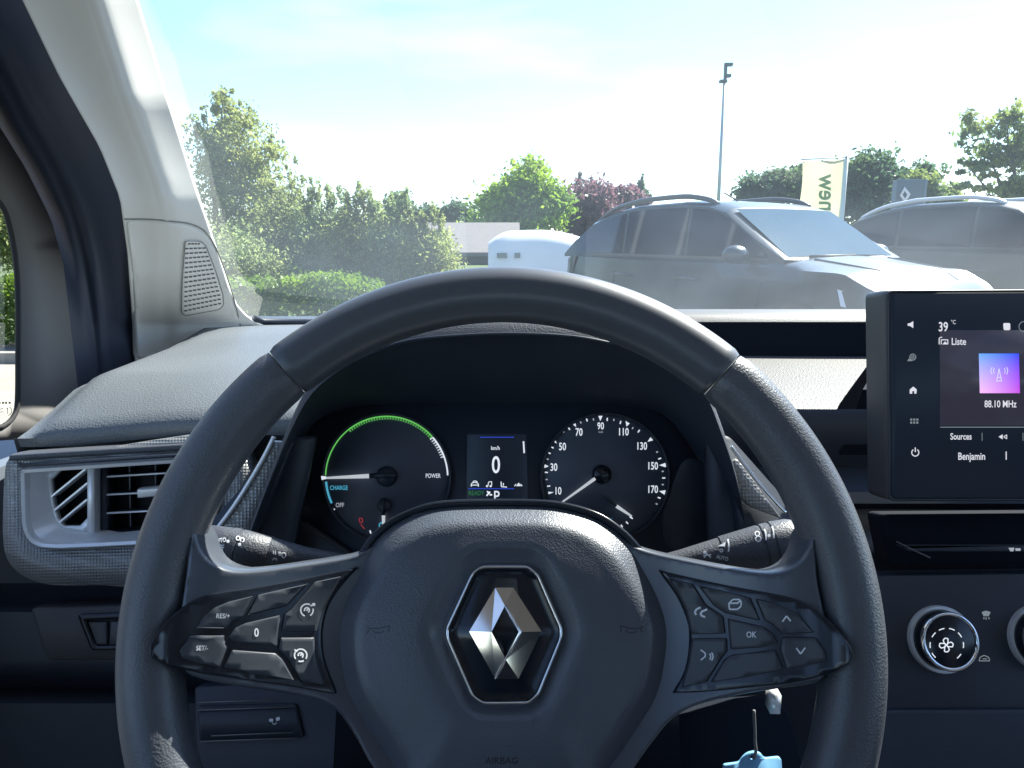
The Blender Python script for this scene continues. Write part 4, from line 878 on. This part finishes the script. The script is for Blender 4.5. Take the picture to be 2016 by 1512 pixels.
seam = spline([(245, 431), (290, 431), (335, 435), (376, 441), (404, 456), (424, 486), (443, 534), (461, 590), (473, 640)], 4, False)
MB().tube([ps(x, y, .0003) for x, y in seam], .0009, 6).build('seam', seamm, PT)
# make a speaker panel that follows the crease: grille
G_ = empty('speaker_grille', ps(395, 545, .002), PT)
go = rc([(361, 470), (392, 471), (402, 480), (420, 525), (437, 575), (439, 597), (430, 606), (362, 618), (356, 610), (357, 540)], 6, 4)
pillow('grille_plate', ps, go, grillm, G_, .0, .0030, 1.5, 2, step=12)
MB().tube([ps(x, y, .0032) for x, y in go + go[:1]], .0005, 5).build('grille_rim', seamm, G_)
for i in range(15):
    yl = 476 + i * 9.35 + 0.1 * i; yr = 476 + i * 8.35
    xl_ = 360 if i else 366; xr_ = interp([(470, 388), (480, 401), (525, 417), (575, 433), (597, 435), (610, 432)], yr)
    if i == 0: xr_ = 391
    fl = []; m_ = max(4, int((xr_ - xl_) / 8)); 
    for j in range(m_):
        a = xl_ + (xr_ - xl_) * (j + .1) / m_; b_ = xl_ + (xr_ - xl_) * (j + .85) / m_; y_ = yl + (yr - yl) * (j + .5) / m_
        fl.append([(a, y_ - 1.3), (b_, y_ - 1.6), (b_, y_ + 1.1), (a, y_ + 1.4)])
    marks('slot', ps, gapm if False else M('slot_dark', (.10, .10, .10), .8) if i == 0 else bpy.data.materials['slot_dark'], G_, fills=fl, dh=.0034)
# seal
dR = [(-80, -160), (0, -115), (120, -65), (250, 0), (330, 50), (430, 100), (520, 125), (650, 140), (800, 158)]
XD = -.455
def ddepth(x, y): return PXp(x, y, XD)
rows = []
for y in range(-80, 801, 20):
    l, r = interp(dR, y), interp(pL, y); A = ddepth(l, y) + Vector((-.01, .01, 0)); Bq = P(r, y, pdepth(r, y) * 1.015); row = []
    rid = [(0, 0), (.12, .000), (.20, .006), (.26, .008), (.32, .005), (.37, -.002), (.42, .006), (.47, .009), (.53, .007), (.58, -.001), (.70, .003), (.85, .004), (1, -.002)]
    nn = (Vector((0, -1, .1)) + Vector((.5, 0, 0))).normalized()
    for f, h_ in rid: row.append(A.lerp(Bq, f) + nn * h_)
    rows.append(row)
DR = empty('door', (XD - .03, .0, Z(-.9))); tag(DR, 'driver door frame with small quarter window at the left edge', 'car door')
o = MB().grid(rows).build('door_seal', rubber, None); tag(o, 'ribbed dark rubber seal between the pillar trim and door frame', 'door seal')
dpl = lambda x, y, dh=0: PXp(x, y, XD) + Vector((dh, 0, 0))
wedge = spline([(-420, 130), (-200, 240), (-60, 340), (0, 400), (20, 450), (32, 520), (36, 600), (36, 700), (35, 790), (28, 818), (10, 836), (-20, 842), (-200, 850), (-420, 862)], 4, False)
outer = [(interp(dR, y), y) for y in range(-80, 841, 20)]
poly = outer + [(150, 862), (20, 866), (-420, 900)] + wedge[::-1] + [(-420, -80)]
plate('frame_trim', dpl, poly, [], doorm, DR, -.003, 0)
mb = MB().tube([dpl(x, y, .0) for x, y in wedge], .0022, 8); mb.build('window_rubber', gapm, DR)
qg = mk('window_glass', [dpl(x, y, -.005) for x, y in ((-420, 100), (60, 100), (60, 860), (-420, 870))], [(0, 1, 2, 3)], wglass('side_glass', .01), DR, smooth=False)
pm = M('glass_print', (.12, .12, .12), .7); gsf = lambda x, y, dh=0: PXp(x, y, XD - .0045)
marks('glass_marking', gsf, pm, DR, [arc(14, 809, 9, 60, -80, 10), [(13, 805), (15, 803), (15, 815)], [(0, 811), (7, 811)], [(0, 806), (6, 804)]], [[(x, 791), (x + 4, 791), (x + 4, 795), (x, 795)] for x in (-3, 4, 10, 17)], width=1.2)
MB().box((XD - .03, .30, Z(-.30)), (.07, 1.0, .20)).build('sill', M('sill_blue', (.13, .15, .18), .45, bump=.2, bscale=500, dist=.0003), DR, smooth=False)
# ------------------------------------------------------------ stalks
def stalk(name, A, B, prof, label, mat=plastic):
    t = empty(name, (A + B) / 2); tag(t, label, 'stalk'); d = (B - A)
    MB().lathe(A, d, prof, 32).build('stalk_body', mat, t, sharp=50); return t
A = P(398, 1070, .452); Bq = P(760, 1128, .455)
pf = [(0, .004), (.0, .0095), (.0015, .0112), (.0155, .0118), (.0158, .0112), (.0165, .0112), (.0168, .0119), (.0215, .0120), (.0218, .0113), (.0226, .0113), (.023, .0118), (.040, .0105), (.0405, .0098), (.0415, .0098), (.06, .0076), (.105, .0060)]
st1 = stalk('light_stalk', A, Bq, pf, 'left stalk with headlamp symbols, behind the left spoke')
c1 = Cyl(A, Bq, lambda s: interp([(0, .0112), (.0155, .0118), (.023, .0118), (.040, .0105), (.0415, .0098), (.06, .0076), (.11, .006)], s) + .0002)
txt('lettering', 'AUTO', c1, 433, 1064, 8, whitep, st1, .0003, .80, rot=-8, bold=.02)
marks('lamp_icon', c1, whitep, st1, [arc(429, 1093, 7, -100, 100, 10), [(428, 1100), (421, 1096), (421, 1086), (428, 1086)], [(420, 1072), (426, 1073)], [(420, 1076), (426, 1077)], [(420, 1080), (426, 1081)], arc(428, 1076, 4, -90, 90, 6), [(432, 1074), (436, 1072)], [(434, 1078), (442, 1078)], [(435, 1075), (442, 1073)], [(434, 1082), (440, 1084)], [(438, 1074), (438, 1083)]], [rc([(446, 1063), (452, 1063), (452, 1069), (446, 1069)], 2.8), rc([(469, 1069), (475, 1069), (475, 1075), (469, 1075)], 2.8)], width=2.0)
marks('fog_icon', c1, whitep, st1, [arc(469, 1060, 4, 0, 360, 8), arc(477, 1063, 4, -90, 120, 6), [(474, 1058), (474, 1066)]], width=1.8)
marks('beam_icon', c1, whitep, st1, [[(538, 1084), (539, 1091)], [(542, 1084), (543, 1092)], [(548, 1087), (554, 1088)], [(548, 1090), (554, 1091)], [(548, 1093), (554, 1094)], arc(558, 1093, 5, -90, 90, 8), [(558, 1088), (555, 1090), (556, 1097), (558, 1098)], arc(541, 1103, 4, 0, 180, 6)], width=1.8)
A = P(1575, 1062, .452); Bq = P(1235, 1132, .458)
pf = [(0, .003), (.0005, .009), (.0025, .0122), (.006, .0134), (.0155, .0136), (.0158, .0129), (.0166, .0129), (.017, .0135), (.0215, .0134), (.0218, .0127), (.0226, .0127), (.023, .0132), (.046, .0112), (.0464, .0105), (.0472, .0105), (.07, .0082), (.10, .0065)]
st2 = stalk('wiper_stalk', A, Bq, pf, 'right stalk with wiper symbols and sunlit upper side')
c2 = Cyl(A, Bq, lambda s: interp([(0, .0134), (.0155, .0136), (.023, .0132), (.046, .0112), (.0472, .0105), (.07, .0082), (.10, .0065)], s) + .0002)
txt('lettering', 'AUTO', c2, 1422, 1098, 7.5, whitep, st2, .0003, .80, rot=14, bold=.01)
marks('wiper_icon', c2, whitep, st2, [arc(1491, 1051, 4.5, 0, 360, 8), arc(1493, 1061, 5.5, 0, 360, 8), arc(1420, 1084, 3, 0, 360, 8), [(1386, 1098), (1392, 1090), (1399, 1098)], [(1384, 1094), (1400, 1092)]], [rc([(1511, 1052), (1517, 1052), (1517, 1058), (1511, 1058)], 2.8), [(1413, 1076), (1429, 1067), (1427, 1076)], rc([(1385, 1085), (1391, 1085), (1391, 1091), (1385, 1091)], 1)], width=2.0)
marks('stalk_line', c2, whitep, st2, [spline([(1433, 1062), (1435, 1073), (1434, 1086)], 4, False), spline([(1505, 1042), (1508, 1052), (1508, 1064)], 4, False), spline([(1520, 1037), (1523, 1047), (1524, 1060)], 4, False)], width=2.6)
# column shroud, key and blue tag
cs = empty('column_shroud', P(1000, 1500, .52)); tag(cs, 'dark steering column shroud behind and below the wheel', 'shroud')
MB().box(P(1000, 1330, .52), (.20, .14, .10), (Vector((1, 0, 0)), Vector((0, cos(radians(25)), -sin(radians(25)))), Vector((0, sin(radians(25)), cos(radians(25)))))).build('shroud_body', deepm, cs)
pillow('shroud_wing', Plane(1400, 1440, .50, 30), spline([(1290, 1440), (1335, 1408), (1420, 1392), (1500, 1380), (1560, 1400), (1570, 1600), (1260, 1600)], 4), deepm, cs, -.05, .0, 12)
tg = Plane(1480, 1500, .44, 10)
MB().box(P(1522, 1378, .46), (.006, .01, .012)).build('lock_glint', satin, cs)
TG = empty('key_tag', tg(1480, 1550)); tag(TG, 'pale blue plastic key tag hanging low at the right of the wheel', 'key tag')
plate('tag_plate', tg, rc([(1424, 1505), (1455, 1501), (1462, 1490), (1472, 1482), (1485, 1479), (1497, 1482), (1505, 1493), (1532, 1490), (1537, 1493), (1545, 1620), (1420, 1620)], 5), [arc(1481, 1490, 5.5, 0, 324, 9)], bluetag, TG, -.0012, .0012)
MB().tube([tg(x, y, .002) for x, y in spline([(1481, 1491), (1486, 1475), (1484, 1455), (1484, 1440), (1482, 1395)], 5, False)], .0009, 6).build('cord', M('cord', (.15, .15, .15), .5), TG)
MB().box(P(1276, 1476, .47), (.006, .006, .014)).build('clip', creammat, cs)

# ------------------------------------------------------------ steering wheel
wp = Plane(988, 1228, .379, 25)
SW = empty('steering_wheel', wp.pt(0, 0)); tag(SW, 'black steering wheel with control buttons and diamond badge', 'steering wheel')
RO = .187
def tr_(phi):    # tube radius along the rim: fuller at the grips
    d = abs(((phi - 0) + 180) % 360 - 180); d = min(d, abs(((phi - 180) + 180) % 360 - 180))
    return .0147 + .0003 * sm(48, 30, d) * sm(-1, 25, 40 - 0 * d)
def rim(name, a0, a1, mat, n=90, gap=True):
    rows = []
    for i in range(n + 1):
        phi = a0 + (a1 - a0) * i / n; r = tr_(phi); e = min(i, n - i) / n * abs(a1 - a0)
        if gap: r *= 1 - .07 * (1 - sm(0, .9, e))
        rc_ = RO - tr_(phi); c, s = cos(radians(phi)), sin(radians(phi)); row = []
        for k in range(28):
            t = 2 * pi * k / 28; ct, st_ = cos(t), sin(t); q = r * (1 if ct > 0 else 1.02); ax = .0150 / .0147 * tr_(phi) * (r / tr_(phi))
            sg = lambda v: (1 if v >= 0 else -1) * abs(v) ** .92
            row.append(wp.pt((rc_ + q * sg(ct)) * c, (rc_ + q * sg(ct)) * s, ax * sg(st_) * 1.02))
        rows.append(row)
    mb = MB().grid(rows, closed=True); m2 = 28; mb.f += [tuple(range(m2))[::-1], tuple(len(mb.v) - m2 + k for k in range(m2))]
    o = mb.build(name, mat, SW, sharp=70); fixn(o); return o
rim('rim', 47.45, 131.75, rimsmooth, 80)
rim('grip', 132.0, 407.2, leather, 180)
# spokes: height rises from hub to rim
def hsp(a, b): r = sqrt(a * a + b * b); return -.030 + .0355 * sm(.066, .160, r)
def hpod(a, b):
    r = sqrt(a * a + b * b); t = sm(.142, .163, r); ht = sqrt(max(1e-8, .0166 ** 2 - min(abs(r - .1704), .0166) ** 2)) if r < .1704 else .0166
    return hsp(a, b) * (1 - t) + (max(ht, .010) + .0005) * t
ss = HSurf(wp, hsp); sq = HSurf(wp, hpod)
fl = [(352, 1200), (362, 1130), (374, 1030), (394, 1046), (404, 1076), (424, 1101), (465, 1115), (520, 1113), (590, 1103), (650, 1094), (700, 1084), (735, 1066), (765, 1040), (800, 1012), (850, 997),
      (1110, 997), (1165, 1010), (1200, 1032), (1235, 1060), (1280, 1078), (1340, 1092), (1420, 1108), (1490, 1119), (1530, 1118), (1562, 1103), (1580, 1076), (1588, 1046), (1606, 1030), (1612, 1130), (1625, 1200),
      (1640, 1290), (1622, 1340), (1590, 1352), (1520, 1362), (1440, 1376), (1370, 1394), (1325, 1420), (1295, 1455), (1262, 1500), (1225, 1560), (1210, 1640), (760, 1640), (758, 1560), (722, 1500), (690, 1440), (660, 1402), (620, 1382), (540, 1366), (470, 1356), (390, 1340), (360, 1320), (345, 1270)]
fl = spline(fl, 3)
pillow('spoke_frame', ss, fl, M('spoke_satin', (.068, .080, .102), .34, coat=.5, crough=.22, bump=.08, bscale=900, var=.08, dist=.0002), SW, -.022, .004, 15, 7, step=10, sharp=60)
# pods
Ls = .33860; podL = crop([(312, 860), (306, 800), (335, 740), (400, 655), (490, 570), (590, 515), (720, 480), (900, 455), (1150, 410), (1330, 372), (1490, 345), (1500, 352), (1420, 440), (1350, 540), (1318, 620), (1300, 720), (1305, 830), (1330, 930), (1375, 1040), (1378, 1072), (1340, 1075), (1150, 1040), (900, 1005), (650, 968), (480, 935), (370, 900)], 200, 1000, Ls)
Rs = .38; podR = crop([(112, 325), (160, 330), (300, 362), (480, 400), (650, 430), (800, 462), (930, 525), (1030, 620), (1090, 700), (1108, 750), (1095, 795), (1040, 835), (940, 870), (780, 905), (560, 930), (350, 950), (200, 955), (188, 940), (235, 860), (262, 760), (268, 640), (250, 560), (200, 450)], 1250, 1000, Rs)
Wm = whitep
btnsL = [[(572, 700), (610, 635), (680, 575), (760, 540), (908, 505), (845, 635), (790, 660), (752, 703)], [(930, 500), (1060, 470), (1225, 435), (1100, 572), (868, 625)], [(1255, 425), (1415, 392), (1345, 520), (1300, 600), (1268, 718), (1066, 718), (1082, 612), (1118, 585)],
         [(762, 745), (800, 690), (860, 660), (1065, 612), (1045, 803), (790, 775)], [(548, 730), (748, 730), (742, 765), (765, 805), (715, 920), (600, 900), (500, 868), (482, 820)], [(785, 812), (1038, 832), (1080, 870), (1150, 998), (940, 965), (732, 922)], [(1060, 742), (1258, 742), (1272, 860), (1325, 1025), (1180, 1002), (1105, 875), (1048, 820)]]
btnsR = [[(152, 358), (285, 390), (350, 495), (440, 555), (452, 650), (278, 655), (245, 520), (200, 430)], [(305, 395), (578, 458), (630, 585), (450, 545), (392, 508)], [(598, 462), (700, 488), (820, 540), (905, 645), (738, 650), (690, 605), (648, 582)],
         [(460, 565), (640, 605), (695, 645), (722, 698), (640, 720), (475, 732)], [(278, 668), (458, 665), (462, 735), (430, 775), (352, 898), (222, 925), (262, 790)], [(478, 752), (706, 724), (748, 832), (560, 872), (370, 898), (442, 778)], [(738, 662), (908, 660), (962, 740), (965, 788), (880, 812), (758, 832), (724, 722)]]
H1 = .0075
for pod, btns, ox, s_, nm in ((podL, btnsL, 200, Ls, 'left'), (podR, btnsR, 1250, Rs, 'right')):
    p = empty('button_pod', sq(pod[0][0], pod[0][1], .004), SW)
    pillow('pod_bezel', sq, spline(pod, 3), gloss, p, -.002, .0058, 5, 5, step=14, sharp=70)
    allb = [q for b in btns for q in b]
    for b in btns:
        pillow('button', sq, rc(offs(crop(b, ox, 1000, s_), .9), 3.2, 3), buttonm, p, .002, H1, 2.4, 3, step=14, sharp=60)
    podobj = p
    if nm == 'left':
        k = crop
        txt('lettering', 'RES/+', sq, 200 + 738 * Ls, 1000 + 623 * Ls, 9, Wm, p, H1 + .0003, .86, bold=.01, shear=.12)
        txt('lettering', 'SET/-', sq, 200 + 620 * Ls, 1000 + 806 * Ls, 9, Wm, p, H1 + .0003, .84, bold=.01, shear=.12)
        txt('lettering', '0', sq, 200 + 930 * Ls, 1000 + 717 * Ls, 16, Wm, p, H1 + .0003, .8, bold=.02)
        for cx, cy, sgn in ((612, 1200, 1), (600, 1287, -1)):
            arrow = [(cx + 7, cy - 8), (cx + 13, cy - 11)] if sgn > 0 else [(cx - 6, cy - 7), (cx - 12, cy - 11)]
            marks('cruise_icon', sq, Wm, p, [arc(cx, cy, 12, 215, -35 if sgn < 0 else 45, 14) if sgn < 0 else arc(cx, cy, 12, 60, 250, 14), arc(cx, cy, 12, 15, -60, 6) if sgn > 0 else arc(cx, cy, 12, -60, -110, 4), [(cx - 1, cy + 1), (cx + 4, cy - 4)], arc(cx, cy, 5, -60, 200, 8), arrow], [rc([(arrow[1][0] - 3, arrow[1][1] - 3), (arrow[1][0] + 3, arrow[1][1] - 3), (arrow[1][0] + 3, arrow[1][1] + 3), (arrow[1][0] - 3, arrow[1][1] + 3)], 2)] if sgn > 0 else (), width=2.8, dh=H1 + .0003)
        marks('ridge_line', sq, M('ridge_grey', (.22, .22, .23), .5), p, [[(400, 1233), (452, 1234)], [(388, 1251), (430, 1252)]], width=1.8, dh=H1 + .0006)
    else:
        q = lambda l: crop(l, 1250, 1000, Rs)
        marks('phone_icon', sq, Wm, p, [q([(322, 512), (300, 522), (292, 540), (300, 550)]), q([(355, 522), (325, 535), (322, 552), (345, 562)])], width=4, dh=H1 + .0003)
        marks('window_icon', sq, Wm, p, [q([(465, 492), (485, 472), (520, 472), (528, 486), (525, 508), (508, 522), (468, 522), (465, 492), (510, 490), (525, 474)])], [q([(468, 488), (512, 488), (512, 495), (468, 495)])], width=3, dh=H1 + .0003)
        marks('arrow_icon', sq, Wm, p, [q([(736, 585), (757, 556), (778, 582)])], width=3, dh=H1 + .0003)
        marks('arrow_icon', sq, Wm, p, [q([(806, 718), (828, 748), (852, 716)])], width=3, dh=H1 + .0003)
        txt('lettering', 'OK', sq, 1250 + 578 * Rs, 1000 + 650 * Rs, 11.5, Wm, p, H1 + .0003, .80, bold=.02)
        marks('voice_icon', sq, Wm, p, [q([(322, 728), (345, 745), (345, 762), (322, 780)]), arc(1250 + 352 * Rs, 1000 + 762 * Rs, 8, -45, 45, 5), arc(1250 + 356 * Rs, 1000 + 762 * Rs, 11, -45, 45, 5)], width=2.6, dh=H1 + .0003)
# airbag cover
ABC = (992, 1252)
abo = spline([(800, 1016), (850, 999), (920, 993), (1050, 993), (1110, 999), (1165, 1014), (1205, 1036), (1245, 1072), (1285, 1130), (1318, 1190), (1333, 1245), (1328, 1310), (1312, 1380), (1275, 1440), (1240, 1495), (1200, 1560), (1170, 1640), (812, 1640), (775, 1560), (738, 1490), (700, 1430), (668, 1375), (652, 1310), (650, 1245), (662, 1190), (695, 1130), (728, 1072), (765, 1036)], 4)
def polar(poly, th):
    c, s = cos(th), sin(th); best = None
    for i in range(len(poly)):
        x1, y1 = poly[i - 1][0] - ABC[0], poly[i - 1][1] - ABC[1]; x2, y2 = poly[i][0] - ABC[0], poly[i][1] - ABC[1]
        den = (x2 - x1) * s - (y2 - y1) * c
        if abs(den) < 1e-9: continue
        u = (y1 * c - x1 * s) / den
        if -1e-6 <= u <= 1 + 1e-6:
            r = (x1 + (x2 - x1) * u) * c + (y1 + (y2 - y1) * u) * s
            if r > 0 and (best is None or r > best): best = r
    return best
bdg = [(948, 1112), (1039, 1112), (1062, 1130), (1108, 1235), (1108, 1256), (1062, 1368), (1042, 1386), (950, 1387), (928, 1372), (878, 1256), (877, 1236), (928, 1126)]
bdg = rc(bdg, 9, 3)
aprof = [(0, .0205), (.35, .0200), (.6, .0188), (.78, .0165), (.845, .0158), (.862, .0146), (1.0, .0025)]
def habf(t): return -.030 + interp(aprof, min(t, 1))
def hsurf_px(x, y, dh=0):
    dx, dy = x - ABC[0], y - ABC[1]; t = sqrt(dx * dx + dy * dy) / polar(abo, atan2(dy, dx) if (dx or dy) else 0.0)
    return wp.at(x, y, habf(t)) + wp.w * dh
rows = []; NA = 144
ths = [2 * pi * i / NA for i in range(NA)]; ro_ = [polar(abo, t) for t in ths]; rb = [polar(bdg, t) for t in ths]
def ringat(fr): 
    row = []
    for t, o_, b_ in zip(ths, ro_, rb): r, h = fr(o_, b_); row.append(wp.at(ABC[0] + r * cos(t), ABC[1] + r * sin(t), h))
    return row
rows.append(ringat(lambda o, b: (b * .9, habf(.3) - .006))); rows.append(ringat(lambda o, b: (b * 1.03, habf(.35) - .0058))); rows.append(ringat(lambda o, b: (b * 1.05, habf(.35) - .005)))
rows.append(ringat(lambda o, b: (b * 1.05 + 24, habf((b * 1.05 + 24) / o) - .0008))); rows.append(ringat(lambda o, b: (b * 1.05 + 28, habf((b * 1.05 + 28) / o))))
for f in (.15, .3, .45, .55, .65, .73, .77, .80, .825, .85, .90, .95, 1.0):
    def fr(o, b, f=f): r0 = b * 1.05 + 28; r = r0 + (o - r0) * f; return r, habf(r / o)
    rows.append(ringat(fr))
rows.append([p - wp.w * .002 + (p - wp.pt(0, 0)).normalized() * .0006 for p in rows[-1]]); rows.append([p - wp.w * .012 for p in rows[-1]])
AB = MB().grid(rows, closed=True).build('airbag_cover', airbagm, SW, sharp=60); fixn(AB)
# groove between airbag and frame
MB().tube([wp.at(ABC[0] + (r + 3) * cos(t), ABC[1] + (r + 3) * sin(t), -.0265) for t, r in zip(ths, ro_)] + [wp.at(ABC[0] + (ro_[0] + 3), ABC[1], -.0265)], .0022, 6, cap=False).build('hub_groove', gloss, SW)
hm = M('embossed', (.022, .023, .028), .5)
for cx, f in ((745, 1), (1243, -1)):
    marks('horn_mark', hsurf_px, hm, SW, [[(cx - 22 * f, 1233), (cx - 18 * f, 1237), (cx + 2 * f, 1237), (cx + 22 * f, 1232), (cx + 20 * f, 1244)], [(cx - 22 * f, 1246), (cx - 18 * f, 1239)], arc(cx, 1241, 10, 0, -180, 8, 5)], width=1.8, dh=.0002)
txt('embossed_lettering', 'AIRBAG', hsurf_px, 988, 1497, 13, hm, SW, .0002, 1.0)
# badge
BG = empty('badge', wp.at(992, 1250, -.012), SW)
class HB:
    def __call__(s, x, y, dh=0): return wp.at(x, y, -.0145) + wp.w * dh
hbs = HB()
pillow('badge_back', hbs, offs(bdg, 4), gloss, BG, -.004, 0, 1)
mb = MB(); mb.grid([[hbs(x, y, h) for x, y in offs(bdg, o_)] for o_, h in ((-2, -.003), (-1, .001), (1.5, .0028), (4, .0034), (6.5, .0028), (8.5, .001), (9, -.001))], closed=True); o = mb.build('badge_ring', chrome, BG); fixn(o)
T1, T2, R1, B2, B1, L1 = (975, 1157), (1011, 1157), (1066, 1243), (1021, 1336), (975, 1336), (924, 1243)
it, ir, ib, il = (994, 1192), (1024, 1243), (996, 1297), (968, 1243)
hlo, hhi = .0012, .0042
P_ = lambda p, h: hbs(p[0], p[1], h)
V = [P_(T1, hlo), P_(T2, hlo), P_(R1, hlo), P_(B2, hlo), P_(B1, hlo), P_(L1, hlo), P_(it, hhi), P_(ir, hhi), P_(ib, hhi), P_(il, hhi), P_(it, hlo), P_(ir, hlo), P_(ib, hlo), P_(il, hlo)]
F = [(0, 6, 9, 5), (0, 1, 6), (1, 2, 7, 6), (2, 3, 8, 7), (3, 4, 8), (4, 5, 9, 8), (6, 7, 11, 10), (7, 8, 12, 11), (8, 9, 13, 12), (9, 6, 10, 13)]
mk('diamond', V, F, chrome, BG, smooth=False)
mb = MB().tube([P_(it, hhi + .0004), P_(ir, hhi + .0004), P_((975, 1335), hlo + .0015)], [.0007, .0009, .0007], 6); mb.build('diamond_edge', chrome, BG)
